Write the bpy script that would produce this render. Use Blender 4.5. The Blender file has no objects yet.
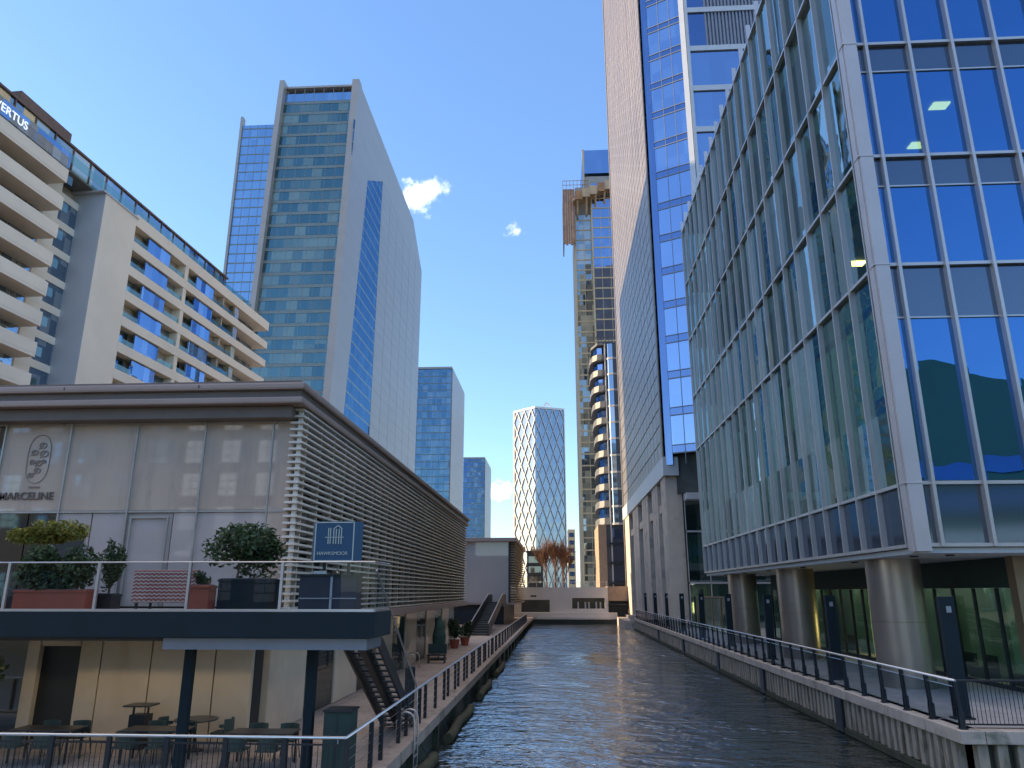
import bpy, bmesh, math, random
from mathutils import Vector, Matrix
random.seed(7)
R = math.radians
scene = bpy.context.scene
COL = scene.collection

# ------------------------------------------------------------------ camera, sky, sun, exposure
EYE = 4.0
cam_d = bpy.data.cameras.new('camera')
cam = bpy.data.objects.new('camera', cam_d)
COL.objects.link(cam)
cam.location = (0, 0, EYE)
cam.rotation_euler = (R(90 + 15.7), 0, R(3.425))
cam_d.sensor_width = 36.0
cam_d.lens = 740 / 1024 * 36
cam_d.clip_start = 0.1
cam_d.clip_end = 6000
scene.camera = cam

SUN_EL, SUN_AZ = R(13), R(84)            # azimuth measured to the left of +Y (the canal's axis)
world = bpy.data.worlds.new('World')
scene.world = world
world.use_nodes = True
wn = world.node_tree
wn.nodes.clear()
w_out = wn.nodes.new('ShaderNodeOutputWorld')
w_bg = wn.nodes.new('ShaderNodeBackground')
w_sky = wn.nodes.new('ShaderNodeTexSky')
w_sky.sky_type = 'NISHITA'
w_sky.sun_disc = False
w_sky.sun_elevation = SUN_EL
w_sky.sun_rotation = -SUN_AZ
w_sky.air_density = 1.0
w_sky.dust_density = 0.4
w_sky.ozone_density = 2.5
w_bg.inputs['Strength'].default_value = 0.15
wn.links.new(w_bg.outputs[0], w_out.inputs[0])
wn.links.new(w_sky.outputs[0], w_bg.inputs['Color'])

sun_d = bpy.data.lights.new('sun', 'SUN')
sun_d.energy = 2.0
sun_d.angle = R(0.5)
sun_d.color = (1.0, 0.78, 0.48)
sun = bpy.data.objects.new('sun', sun_d)
COL.objects.link(sun)
to_sun = Vector((-math.sin(SUN_AZ) * math.cos(SUN_EL), math.cos(SUN_AZ) * math.cos(SUN_EL), math.sin(SUN_EL)))
sun.rotation_euler = to_sun.to_track_quat('Z', 'Y').to_euler()
sun.location = to_sun * 400

scene.render.engine = 'CYCLES'
scene.view_settings.view_transform = 'Standard'
scene.view_settings.look = 'None'
scene.view_settings.gamma = 1.0
scene.view_settings.exposure = 2.2
scene.cycles.max_bounces = 8
scene.cycles.transparent_max_bounces = 16
scene.cycles.caustics_reflective = False
scene.cycles.caustics_refractive = False
scene.cycles.sample_clamp_indirect = 6.0
scene.cycles.use_denoising = True

# clouds: small soft puffs at fixed sky directions, part of the sky itself
def cloud_mask(prev, direction, radius, scale, seed, amount, squash=1.6):
    tc = wn.nodes.new('ShaderNodeTexCoord')
    d = Vector(direction).normalized()
    sub = wn.nodes.new('ShaderNodeVectorMath'); sub.operation = 'SUBTRACT'
    sub.inputs[1].default_value = d
    wn.links.new(tc.outputs['Generated'], sub.inputs[0])
    nz = wn.nodes.new('ShaderNodeTexNoise'); nz.noise_dimensions = '4D'
    nz.inputs['W'].default_value = seed
    nz.inputs['Scale'].default_value = scale
    nz.inputs['Detail'].default_value = 6
    nz.inputs['Roughness'].default_value = 0.6
    wn.links.new(tc.outputs['Generated'], nz.inputs['Vector'])
    mul = wn.nodes.new('ShaderNodeVectorMath'); mul.operation = 'MULTIPLY'
    mul.inputs[1].default_value = (1 / radius, 1 / radius, squash / radius)
    wn.links.new(sub.outputs[0], mul.inputs[0])
    ln = wn.nodes.new('ShaderNodeVectorMath'); ln.operation = 'LENGTH'
    wn.links.new(mul.outputs[0], ln.inputs[0])
    ad = wn.nodes.new('ShaderNodeMath'); ad.operation = 'MULTIPLY_ADD'
    ad.inputs[1].default_value = 3.4; ad.inputs[2].default_value = -1.62
    wn.links.new(nz.outputs['Fac'], ad.inputs[0])
    s2 = wn.nodes.new('ShaderNodeMath'); s2.operation = 'ADD'
    wn.links.new(ln.outputs['Value'], s2.inputs[0]); wn.links.new(ad.outputs[0], s2.inputs[1])
    mr = wn.nodes.new('ShaderNodeMapRange'); mr.interpolation_type = 'SMOOTHSTEP'
    mr.inputs['From Min'].default_value = 1.1; mr.inputs['From Max'].default_value = 0.0
    mr.inputs['To Min'].default_value = 0.0; mr.inputs['To Max'].default_value = amount
    wn.links.new(s2.outputs[0], mr.inputs['Value'])
    mx = wn.nodes.new('ShaderNodeMix'); mx.data_type = 'RGBA'
    wn.links.new(mr.outputs[0], mx.inputs['Factor'])
    wn.links.new(prev, mx.inputs['A'])
    mx.inputs['B'].default_value = (5.0, 4.9, 5.0, 1)
    return mx.outputs['Result']
CLOUDS = [((-0.167, 0.849, 0.5), 0.034, 34, 1.3, 0.85), ((-0.048, 0.886, 0.46), 0.013, 70, 4.2, 0.35),
          ((-0.079, 0.99, 0.13), 0.024, 45, 2.2, 0.7)]
w_hs = wn.nodes.new('ShaderNodeHueSaturation')
w_hs.inputs['Saturation'].default_value = 1.06
w_hs.inputs['Hue'].default_value = 0.505
w_hs.inputs['Value'].default_value = 0.88
wn.links.new(w_sky.outputs[0], w_hs.inputs['Color'])
w_mx = wn.nodes.new('ShaderNodeMix'); w_mx.data_type = 'RGBA'      # even, clear winter blue under the Nishita gradient
w_mx.inputs['Factor'].default_value = 0.5
w_mx.inputs['B'].default_value = (0.235, 0.48, 1.08, 1)
wn.links.new(w_hs.outputs[0], w_mx.inputs['A'])
sky_c = w_mx.outputs['Result']
# warm bright cirrus veil added above the frame to fill the shaded foreground
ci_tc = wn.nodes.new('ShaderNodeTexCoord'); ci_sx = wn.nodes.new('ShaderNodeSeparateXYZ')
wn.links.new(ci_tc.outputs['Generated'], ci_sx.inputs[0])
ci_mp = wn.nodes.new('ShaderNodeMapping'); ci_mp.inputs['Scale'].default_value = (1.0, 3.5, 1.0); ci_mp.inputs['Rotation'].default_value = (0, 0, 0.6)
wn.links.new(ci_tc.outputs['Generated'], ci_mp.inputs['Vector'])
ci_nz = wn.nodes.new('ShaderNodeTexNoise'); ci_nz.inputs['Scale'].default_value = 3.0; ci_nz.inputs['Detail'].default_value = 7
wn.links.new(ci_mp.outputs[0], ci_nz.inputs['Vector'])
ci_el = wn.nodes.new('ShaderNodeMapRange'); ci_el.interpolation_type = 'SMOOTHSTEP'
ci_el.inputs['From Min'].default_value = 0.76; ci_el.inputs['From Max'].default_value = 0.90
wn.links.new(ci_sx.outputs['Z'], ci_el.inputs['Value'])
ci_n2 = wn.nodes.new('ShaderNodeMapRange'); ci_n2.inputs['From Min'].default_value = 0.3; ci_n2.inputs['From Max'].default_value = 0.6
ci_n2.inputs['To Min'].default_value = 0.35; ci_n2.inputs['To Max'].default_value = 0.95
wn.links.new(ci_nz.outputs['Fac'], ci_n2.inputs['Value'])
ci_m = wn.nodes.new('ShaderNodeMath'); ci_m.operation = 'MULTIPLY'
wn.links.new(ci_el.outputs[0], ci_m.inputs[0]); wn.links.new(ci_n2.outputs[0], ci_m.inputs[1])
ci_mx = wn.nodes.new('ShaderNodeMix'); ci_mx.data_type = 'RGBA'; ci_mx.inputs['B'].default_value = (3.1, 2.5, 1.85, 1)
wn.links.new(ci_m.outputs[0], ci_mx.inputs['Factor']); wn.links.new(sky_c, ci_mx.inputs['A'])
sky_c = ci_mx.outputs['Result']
for c_ in CLOUDS:
    sky_c = cloud_mask(sky_c, *c_)
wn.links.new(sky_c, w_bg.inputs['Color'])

# ------------------------------------------------------------------ helpers
WL = {}
def tag(o, label=None, cat=None, group=None, kind=None):
    if label: o['label'] = label
    if cat: o['category'] = cat
    if group: o['group'] = group
    if kind: o['kind'] = kind
    return o

def thing(name, label, cat, loc=(0, 0, 0), group=None):
    o = bpy.data.objects.new(name, None)
    COL.objects.link(o)
    o.location = loc
    o.empty_display_size = 0.3
    WL[o.name] = Vector(loc)
    return tag(o, label, cat, group)

class Frame:
    """a facade: s runs along it, o outwards, z up"""
    def __init__(self, p0, p1):
        self.p = Vector((p0[0], p0[1])); d = Vector((p1[0] - p0[0], p1[1] - p0[1]))
        self.L = d.length; self.u = d.normalized(); self.n = Vector((self.u.y, -self.u.x))
    def at(self, s, o, z):
        q = self.p + self.u * s + self.n * o
        return (q.x, q.y, z)

class MB:
    def __init__(self): self.v = []; self.f = []
    def _hexa(self, c):
        b = len(self.v); self.v += c
        self.f += [(b, b+3, b+2, b+1), (b+4, b+5, b+6, b+7), (b, b+1, b+5, b+4), (b+1, b+2, b+6, b+5), (b+2, b+3, b+7, b+6), (b+3, b, b+4, b+7)]
        return self
    def box(self, x0, x1, y0, y1, z0, z1):
        return self._hexa([(x0,y0,z0),(x1,y0,z0),(x1,y1,z0),(x0,y1,z0),(x0,y0,z1),(x1,y0,z1),(x1,y1,z1),(x0,y1,z1)])
    def bf(self, F, s0, s1, o0, o1, z0, z1):
        a = F.at
        return self._hexa([a(s0,o1,z0),a(s1,o1,z0),a(s1,o0,z0),a(s0,o0,z0),a(s0,o1,z1),a(s1,o1,z1),a(s1,o0,z1),a(s0,o0,z1)])
    def poly(self, pts):
        b = len(self.v); self.v += [tuple(p) for p in pts]; self.f.append(tuple(range(b, b+len(pts)))); return self
    def prism(self, pts, z0, z1):
        n = len(pts); b = len(self.v)
        self.v += [(p[0], p[1], z0) for p in pts] + [(p[0], p[1], z1) for p in pts]
        self.f.append(tuple(reversed(range(b, b+n)))); self.f.append(tuple(range(b+n, b+2*n)))
        for i in range(n):
            j = (i+1) % n
            self.f.append((b+i, b+j, b+n+j, b+n+i))
        return self
    def bar(self, p, q, w, h=None, up=(0,0,1)):
        h = h or w
        p = Vector(p); q = Vector(q); d = (q-p).normalized(); upv = Vector(up)
        if abs(d.dot(upv)) > 0.98: upv = Vector((0,1,0))
        s = d.cross(upv).normalized() * (w/2); t = s.cross(d).normalized() * (h/2)
        return self._hexa([tuple(x) for x in (p-s-t, p+s-t, p+s+t, p-s+t, q-s-t, q+s-t, q+s+t, q-s+t)])
    def tube(self, pts, r, seg=8, r1=None):
        pts = [Vector(p) for p in pts]; n = len(pts); b0 = len(self.v)
        up = Vector((0.13, 0.31, 1)).normalized()
        for i, p in enumerate(pts):
            d = (pts[min(i+1,n-1)] - pts[max(i-1,0)]).normalized()
            u = up if abs(d.dot(up)) < 0.95 else Vector((1,0,0))
            a = d.cross(u).normalized(); c = a.cross(d).normalized()
            rr = r if r1 is None else r + (r1-r)*i/(n-1)
            for k in range(seg):
                t = 2*math.pi*k/seg
                self.v.append(tuple(p + a*math.cos(t)*rr + c*math.sin(t)*rr))
        for i in range(n-1):
            for k in range(seg):
                k2 = (k+1) % seg
                self.f.append((b0+i*seg+k, b0+i*seg+k2, b0+(i+1)*seg+k2, b0+(i+1)*seg+k))
        self.f.append(tuple(reversed(range(b0, b0+seg)))); self.f.append(tuple(range(b0+(n-1)*seg, b0+n*seg)))
        return self
    def lathe(self, c, prof, seg=24):
        b = len(self.v)
        for r, z in prof:
            for k in range(seg):
                t = 2*math.pi*k/seg
                self.v.append((c[0]+r*math.cos(t), c[1]+r*math.sin(t), c[2]+z))
        for i in range(len(prof)-1):
            for k in range(seg):
                k2 = (k+1) % seg
                self.f.append((b+i*seg+k, b+i*seg+k2, b+(i+1)*seg+k2, b+(i+1)*seg+k))
        self.f.append(tuple(reversed(range(b, b+seg)))); n = len(prof)
        self.f.append(tuple(range(b+(n-1)*seg, b+n*seg)))
        return self
    def build(self, name, mat, parent=None, loc=None, smooth=False, bevel=0.0):
        off = Vector((0,0,0))
        if parent is not None: off = WL[parent.name]
        elif loc is not None: off = Vector(loc)
        me = bpy.data.meshes.new(name)
        me.from_pydata([(v[0]-off.x, v[1]-off.y, v[2]-off.z) for v in self.v], [], self.f)
        me.materials.append(mat)
        if bevel > 0:
            bm = bmesh.new(); bm.from_mesh(me)
            bmesh.ops.bevel(bm, geom=bm.edges[:], offset=bevel, segments=2, affect='EDGES', profile=0.6)
            bm.to_mesh(me); bm.free()
        if smooth:
            for p in me.polygons: p.use_smooth = len(p.vertices) <= 4
        me.update()
        o = bpy.data.objects.new(name, me)
        COL.objects.link(o)
        if parent is not None:
            o.parent = parent
            WL[o.name] = off.copy()
        else:
            o.location = off
            WL[o.name] = off.copy()
        return o

def copy_tree(o, parent=None):
    c = o.copy(); COL.objects.link(c)
    if parent is not None: c.parent = parent
    for ch in list(o.children): copy_tree(ch, c)
    return c

# ------------------------------------------------------------------ materials
def new_mat(name):
    m = bpy.data.materials.new(name); m.use_nodes = True
    nt = m.node_tree; nt.nodes.clear()
    out = nt.nodes.new('ShaderNodeOutputMaterial')
    return m, nt, out
def N(nt, t, **kw):
    n = nt.nodes.new(t)
    for k, v in kw.items():
        if k in n.inputs: n.inputs[k].default_value = v
        else: setattr(n, k, v)
    return n
def c4(c): return (c[0], c[1], c[2], 1)

def plain(name, col, rough=0.6, metal=0.0, var=0.12, scale=1.5, bump=0.0, bscale=20, coat=0.0, stretch=(1,1,1), dirt=None):
    m, nt, out = new_mat(name)
    p = N(nt, 'ShaderNodeBsdfPrincipled', Roughness=rough, Metallic=metal)
    p.inputs['Coat Weight'].default_value = coat
    p.inputs['Coat Roughness'].default_value = 0.03
    p.inputs['Coat IOR'].default_value = 2.3
    nt.links.new(p.outputs[0], out.inputs[0])
    g = N(nt, 'ShaderNodeNewGeometry')
    mp = N(nt, 'ShaderNodeMapping'); mp.inputs['Scale'].default_value = stretch
    nt.links.new(g.outputs['Position'], mp.inputs['Vector'])
    nz = N(nt, 'ShaderNodeTexNoise', Scale=scale, Detail=6.0, Roughness=0.6)
    nt.links.new(mp.outputs[0], nz.inputs['Vector'])
    mr = N(nt, 'ShaderNodeMapRange'); mr.inputs['From Min'].default_value = 0.3; mr.inputs['From Max'].default_value = 0.7
    mr.inputs['To Min'].default_value = 1-var; mr.inputs['To Max'].default_value = 1+var
    nt.links.new(nz.outputs['Fac'], mr.inputs['Value'])
    hs = N(nt, 'ShaderNodeHueSaturation'); hs.inputs['Color'].default_value = c4(col)
    nt.links.new(mr.outputs[0], hs.inputs['Value'])
    col_out = hs.outputs[0]
    if dirt:
        n2 = N(nt, 'ShaderNodeTexNoise', Scale=dirt[1], Detail=8.0, Roughness=0.7)
        nt.links.new(mp.outputs[0], n2.inputs['Vector'])
        m2 = N(nt, 'ShaderNodeMapRange'); m2.inputs['From Min'].default_value = 0.52; m2.inputs['From Max'].default_value = 0.68
        nt.links.new(n2.outputs['Fac'], m2.inputs['Value'])
        mx = N(nt, 'ShaderNodeMix', data_type='RGBA'); mx.inputs['B'].default_value = c4(dirt[0])
        nt.links.new(m2.outputs[0], mx.inputs['Factor']); nt.links.new(col_out, mx.inputs['A'])
        col_out = mx.outputs['Result']
    nt.links.new(col_out, p.inputs['Base Color'])
    if bump > 0:
        nb = N(nt, 'ShaderNodeTexNoise', Scale=bscale, Detail=4.0)
        nt.links.new(mp.outputs[0], nb.inputs['Vector'])
        b = N(nt, 'ShaderNodeBump', Strength=bump); b.inputs['Distance'].default_value = 0.02
        nt.links.new(nb.outputs['Fac'], b.inputs['Height']); nt.links.new(b.outputs[0], p.inputs['Normal'])
    return m

def pane_noise(nt, cell, seed=0.0):
    g = N(nt, 'ShaderNodeNewGeometry')
    dv = N(nt, 'ShaderNodeVectorMath', operation='DIVIDE'); dv.inputs[1].default_value = cell
    nt.links.new(g.outputs['Position'], dv.inputs[0])
    ad = N(nt, 'ShaderNodeVectorMath', operation='ADD'); ad.inputs[1].default_value = (0.37+seed, 0.41+seed, 0.013)
    nt.links.new(dv.outputs[0], ad.inputs[0])
    fl = N(nt, 'ShaderNodeVectorMath', operation='FLOOR'); nt.links.new(ad.outputs[0], fl.inputs[0])
    wn_ = N(nt, 'ShaderNodeTexWhiteNoise', noise_dimensions='3D'); nt.links.new(fl.outputs[0], wn_.inputs['Vector'])
    return g, wn_

def tilted_normal(nt, g, wn_, tilt, wave=0.0, wscale=0.6):
    sb = N(nt, 'ShaderNodeVectorMath', operation='SUBTRACT'); sb.inputs[1].default_value = (0.5, 0.5, 0.5)
    nt.links.new(wn_.outputs['Color'], sb.inputs[0])
    sc = N(nt, 'ShaderNodeVectorMath', operation='SCALE'); sc.inputs['Scale'].default_value = tilt
    nt.links.new(sb.outputs[0], sc.inputs[0])
    ad = N(nt, 'ShaderNodeVectorMath', operation='ADD')
    nt.links.new(g.outputs['Normal'], ad.inputs[0]); nt.links.new(sc.outputs[0], ad.inputs[1])
    last = ad
    if wave > 0:
        nz = N(nt, 'ShaderNodeTexNoise', Scale=wscale, Detail=2.0); nt.links.new(g.outputs['Position'], nz.inputs['Vector'])
        s2 = N(nt, 'ShaderNodeVectorMath', operation='SUBTRACT'); s2.inputs[1].default_value = (0.5, 0.5, 0.5)
        nt.links.new(nz.outputs['Color'], s2.inputs[0])
        k2 = N(nt, 'ShaderNodeVectorMath', operation='SCALE'); k2.inputs['Scale'].default_value = wave
        nt.links.new(s2.outputs[0], k2.inputs[0])
        a2 = N(nt, 'ShaderNodeVectorMath', operation='ADD')
        nt.links.new(ad.outputs[0], a2.inputs[0]); nt.links.new(k2.outputs[0], a2.inputs[1]); last = a2
    no = N(nt, 'ShaderNodeVectorMath', operation='NORMALIZE'); nt.links.new(last.outputs[0], no.inputs[0])
    return no.outputs[0]

def tower_glass(name, refl, dark, light, cell, mixf=0.6, tilt=0.02, seed=0.0, rough=0.04, wave=0.0):
    """coated glass: mirror coat over a dark room whose blinds and fittings vary from pane to pane"""
    m, nt, out = new_mat(name)
    g, w = pane_noise(nt, cell, seed)
    nrm = tilted_normal(nt, g, w, tilt, wave)
    gl = N(nt, 'ShaderNodeBsdfGlossy', Roughness=rough); gl.inputs['Color'].default_value = c4(refl)
    nt.links.new(nrm, gl.inputs['Normal'])
    df = N(nt, 'ShaderNodeBsdfDiffuse')
    rp = N(nt, 'ShaderNodeValToRGB'); e = rp.color_ramp.elements
    e[0].position = 0.35; e[0].color = c4(dark); e[1].position = 1.0; e[1].color = c4(light)
    nt.links.new(w.outputs['Value'], rp.inputs[0]); nt.links.new(rp.outputs[0], df.inputs['Color'])
    fr = N(nt, 'ShaderNodeLayerWeight', Blend=0.35)
    mr = N(nt, 'ShaderNodeMapRange'); mr.inputs['To Min'].default_value = mixf; mr.inputs['To Max'].default_value = 1.0
    nt.links.new(fr.outputs['Fresnel'], mr.inputs['Value'])
    ms = N(nt, 'ShaderNodeMixShader'); nt.links.new(mr.outputs[0], ms.inputs[0])
    nt.links.new(df.outputs[0], ms.inputs[1]); nt.links.new(gl.outputs[0], ms.inputs[2]); nt.links.new(ms.outputs[0], out.inputs[0])
    return m

def clear_glass(name, refl=(0.75, 0.85, 0.95), through=(0.5, 0.6, 0.6), mixf=0.35, tilt=0.01, cell=(1.9, 1.9, 4.0), wave=0.004, blend=0.3, rough=0.0, top=1.0, vary=0.0):
    m, nt, out = new_mat(name)
    g, w = pane_noise(nt, cell)
    nrm = tilted_normal(nt, g, w, tilt, wave)
    gl = N(nt, 'ShaderNodeBsdfGlossy', Roughness=rough); gl.inputs['Color'].default_value = c4(refl)
    nt.links.new(nrm, gl.inputs['Normal'])
    tr = N(nt, 'ShaderNodeBsdfTransparent'); tr.inputs['Color'].default_value = c4(through)
    fr = N(nt, 'ShaderNodeLayerWeight', Blend=blend)
    mr = N(nt, 'ShaderNodeMapRange'); mr.inputs['To Min'].default_value = mixf; mr.inputs['To Max'].default_value = top
    nt.links.new(fr.outputs['Fresnel'], mr.inputs['Value'])
    bf_ = N(nt, 'ShaderNodeMath', operation='SUBTRACT'); bf_.inputs[0].default_value = 1.0      # the pane's inner face adds no second mirror
    nt.links.new(g.outputs['Backfacing'], bf_.inputs[1])
    mf = N(nt, 'ShaderNodeMath', operation='MULTIPLY'); nt.links.new(mr.outputs[0], mf.inputs[0]); nt.links.new(bf_.outputs[0], mf.inputs[1])
    if vary > 0:
        v1 = N(nt, 'ShaderNodeMapRange'); v1.inputs['To Min'].default_value = 1.0 - vary; v1.inputs['To Max'].default_value = 1.0 + vary*0.35
        nt.links.new(w.outputs['Value'], v1.inputs['Value'])
        v2 = N(nt, 'ShaderNodeMath', operation='MULTIPLY'); v2.use_clamp = True
        nt.links.new(mf.outputs[0], v2.inputs[0]); nt.links.new(v1.outputs[0], v2.inputs[1]); mf = v2
    ms = N(nt, 'ShaderNodeMixShader'); nt.links.new(mf.outputs[0], ms.inputs[0])
    nt.links.new(tr.outputs[0], ms.inputs[1]); nt.links.new(gl.outputs[0], ms.inputs[2]); nt.links.new(ms.outputs[0], out.inputs[0])
    return m

def emit(name, col, s):
    m, nt, out = new_mat(name)
    e = N(nt, 'ShaderNodeEmission', Strength=s); e.inputs['Color'].default_value = c4(col)
    nt.links.new(e.outputs[0], out.inputs[0]); return m

def water_mat():
    m, nt, out = new_mat('dock_water')
    p = N(nt, 'ShaderNodeBsdfPrincipled', Roughness=0.06); p.inputs['Base Color'].default_value = (0.026, 0.036, 0.026, 1)
    p.inputs['IOR'].default_value = 1.5
    p.inputs['Specular IOR Level'].default_value = 0.75
    g = N(nt, 'ShaderNodeNewGeometry')
    hs = []
    for sc, wgt, st in ((0.55, 1.1, (1.0, 1.3, 1)), (1.7, 0.5, (0.8, 1.5, 1)), (5.0, 0.09, (0.9, 1.4, 1))):
        mp = N(nt, 'ShaderNodeMapping'); mp.inputs['Scale'].default_value = st; mp.inputs['Rotation'].default_value = (0, 0, 0.12*sc)
        nt.links.new(g.outputs['Position'], mp.inputs['Vector'])
        nz = N(nt, 'ShaderNodeTexNoise', Scale=sc, Detail=3.0, Roughness=0.55, Distortion=0.4)
        nt.links.new(mp.outputs[0], nz.inputs['Vector'])
        mu = N(nt, 'ShaderNodeMath', operation='MULTIPLY'); mu.inputs[1].default_value = wgt
        nt.links.new(nz.outputs['Fac'], mu.inputs[0]); hs.append(mu)
    a = N(nt, 'ShaderNodeMath', operation='ADD'); nt.links.new(hs[0].outputs[0], a.inputs[0]); nt.links.new(hs[1].outputs[0], a.inputs[1])
    b = N(nt, 'ShaderNodeMath', operation='ADD'); nt.links.new(a.outputs[0], b.inputs[0]); nt.links.new(hs[2].outputs[0], b.inputs[1])
    big = N(nt, 'ShaderNodeTexNoise', Scale=0.09, Detail=3.0, Distortion=0.8); nt.links.new(g.outputs['Position'], big.inputs['Vector'])
    bm_ = N(nt, 'ShaderNodeMapRange'); bm_.inputs['From Min'].default_value = 0.36; bm_.inputs['From Max'].default_value = 0.62
    bm_.inputs['To Min'].default_value = 0.35; bm_.inputs['To Max'].default_value = 1.1
    nt.links.new(big.outputs['Fac'], bm_.inputs['Value'])
    bp = N(nt, 'ShaderNodeBump', Strength=1.0); bp.inputs['Distance'].default_value = 0.32
    nt.links.new(bm_.outputs[0], bp.inputs['Strength'])
    nt.links.new(b.outputs[0], bp.inputs['Height']); nt.links.new(bp.outputs[0], p.inputs['Normal'])
    gl = N(nt, 'ShaderNodeBsdfGlossy', Roughness=0.03); gl.inputs['Color'].default_value = (0.95, 0.95, 0.95, 1)
    nt.links.new(bp.outputs[0], gl.inputs['Normal'])
    fr = N(nt, 'ShaderNodeFresnel', IOR=1.45); nt.links.new(bp.outputs[0], fr.inputs['Normal'])
    mr = N(nt, 'ShaderNodeMapRange'); mr.inputs['To Min'].default_value = 0.20; mr.inputs['To Max'].default_value = 1.0
    nt.links.new(fr.outputs[0], mr.inputs['Value'])
    ms = N(nt, 'ShaderNodeMixShader'); nt.links.new(mr.outputs[0], ms.inputs[0])
    nt.links.new(p.outputs[0], ms.inputs[1]); nt.links.new(gl.outputs[0], ms.inputs[2])
    nt.links.new(ms.outputs[0], out.inputs[0])
    return m

def paving(name, col, col2, size, rough=0.75):
    m, nt, out = new_mat(name)
    p = N(nt, 'ShaderNodeBsdfPrincipled', Roughness=rough)
    g = N(nt, 'ShaderNodeNewGeometry')
    br = N(nt, 'ShaderNodeTexBrick', Scale=1.0); br.inputs['Color1'].default_value = c4(col); br.inputs['Color2'].default_value = c4(col2)
    br.inputs['Mortar'].default_value = c4([x*0.45 for x in col]); br.inputs['Mortar Size'].default_value = 0.012
    br.inputs['Brick Width'].default_value = size[0]; br.inputs['Row Height'].default_value = size[1]
    nt.links.new(g.outputs['Position'], br.inputs['Vector'])
    nz = N(nt, 'ShaderNodeTexNoise', Scale=0.6, Detail=8.0, Roughness=0.7); nt.links.new(g.outputs['Position'], nz.inputs['Vector'])
    mr = N(nt, 'ShaderNodeMapRange'); mr.inputs['From Min'].default_value = 0.3; mr.inputs['From Max'].default_value = 0.7
    mr.inputs['To Min'].default_value = 0.75; mr.inputs['To Max'].default_value = 1.15; nt.links.new(nz.outputs['Fac'], mr.inputs['Value'])
    hs = N(nt, 'ShaderNodeHueSaturation'); nt.links.new(br.outputs['Color'], hs.inputs['Color']); nt.links.new(mr.outputs[0], hs.inputs['Value'])
    nt.links.new(hs.outputs[0], p.inputs['Base Color']); nt.links.new(p.outputs[0], out.inputs[0])
    return m

M = {}
M['water'] = water_mat()
M['pave_l'] = paving('grey_brown_paving', (0.48, 0.40, 0.35), (0.42, 0.345, 0.30), (0.9, 0.45))
M['pave_r'] = paving('pale_grey_paving', (0.46, 0.42, 0.40), (0.40, 0.37, 0.35), (1.2, 0.6))
M['ground'] = plain('city_ground', (0.16, 0.155, 0.15), 0.9, var=0.25, scale=0.05)
M['coping'] = plain('pale_stone_coping', (0.57, 0.47, 0.39), 0.7, var=0.2, scale=1.2, bump=0.2, dirt=((0.22, 0.21, 0.16), 0.9))
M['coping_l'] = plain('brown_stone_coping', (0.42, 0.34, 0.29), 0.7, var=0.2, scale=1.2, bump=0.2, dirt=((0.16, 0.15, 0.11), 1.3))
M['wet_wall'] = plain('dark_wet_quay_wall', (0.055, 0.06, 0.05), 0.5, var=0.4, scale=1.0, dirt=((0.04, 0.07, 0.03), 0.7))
M['piling'] = plain('weathered_sheet_piling', (0.44, 0.355, 0.27), 0.75, var=0.35, scale=2.0, stretch=(1,1,0.3), dirt=((0.12, 0.10, 0.065), 2.2))
M['moss'] = plain('mossy_timber', (0.06, 0.06, 0.035), 0.9, var=0.4, scale=2.5, bump=0.5)
M['steel'] = plain('brushed_handrail_steel', (0.62, 0.63, 0.66), 0.32, metal=0.9, var=0.05)
M['alum'] = plain('mullion_aluminium', (0.62, 0.57, 0.55), 0.3, metal=0.45, var=0.06, scale=0.4)
M['alum_pale'] = plain('pale_corner_metal', (0.60, 0.54, 0.53), 0.42, metal=0.3, var=0.06, scale=0.5)
M['soffit'] = plain('white_soffit_panel', (0.62, 0.62, 0.62), 0.6, var=0.05)
M['dark'] = plain('black_painted_steel', (0.018, 0.022, 0.028), 0.42, var=0.2)
M['navy'] = plain('navy_painted_steel', (0.005, 0.017, 0.025), 0.9, var=0.15)
M['column'] = plain('bronze_grey_column_cladding', (0.40, 0.335, 0.28), 0.33, metal=0.6, var=0.16, scale=0.9, stretch=(1,1,0.25))
M['bronze'] = plain('bronze_fin', (0.30, 0.22, 0.14), 0.4, metal=0.6, var=0.1)
M['spandrel'] = tower_glass('spandrel_glass', (0.32, 0.38, 0.48), (0.03, 0.045, 0.07), (0.04, 0.055, 0.08), (1.7, 1.7, 5.2), 0.35, 0.008, rough=0.08)
M['off_glass'] = clear_glass('office_glass', (0.70, 0.86, 0.88), (0.62, 0.82, 0.72), 0.34, 0.14, (1.7, 1.905, 5.2), 0.05, blend=0.5, vary=0.75)
M['off_glass_f'] = clear_glass('blue_coated_glass', (0.13, 0.32, 0.66), (0.30, 0.45, 0.45), 0.60, 0.02, (1.7, 1.9, 5.2), 0.02)
M['lobby_glass'] = clear_glass('lobby_glass', (0.7, 0.8, 0.8), (0.72, 0.86, 0.78), 0.08, 0.01)
M['rail_glass'] = clear_glass('balustrade_glass', (0.8, 0.88, 0.95), (0.88, 0.91, 0.92), 0.02, 0.006, (1.6, 1.6, 9), top=0.3)
M['rail_glass_blue'] = clear_glass('blue_balustrade_glass', (0.8, 0.85, 0.95), (0.72, 0.78, 0.82), 0.04, 0.006, (1.6, 1.6, 9), top=0.5)
M['interior'] = plain('office_interior', (0.16, 0.21, 0.17), 0.8, var=0.15, scale=0.3)
M['slab_edge'] = plain('grey_slab_edge', (0.22, 0.23, 0.23), 0.8)
M['blind'] = plain('grey_green_blind', (0.34, 0.38, 0.33), 0.8)
M['interior_dark'] = plain('dark_interior', (0.07, 0.075, 0.07), 0.8, var=0.4, scale=0.4)
M['cool_lens'] = plain('grey_lens', (0.35, 0.37, 0.40), 0.4)
M['teal'] = plain('dark_green_panel', (0.03, 0.055, 0.05), 0.8, var=0.15)
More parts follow.
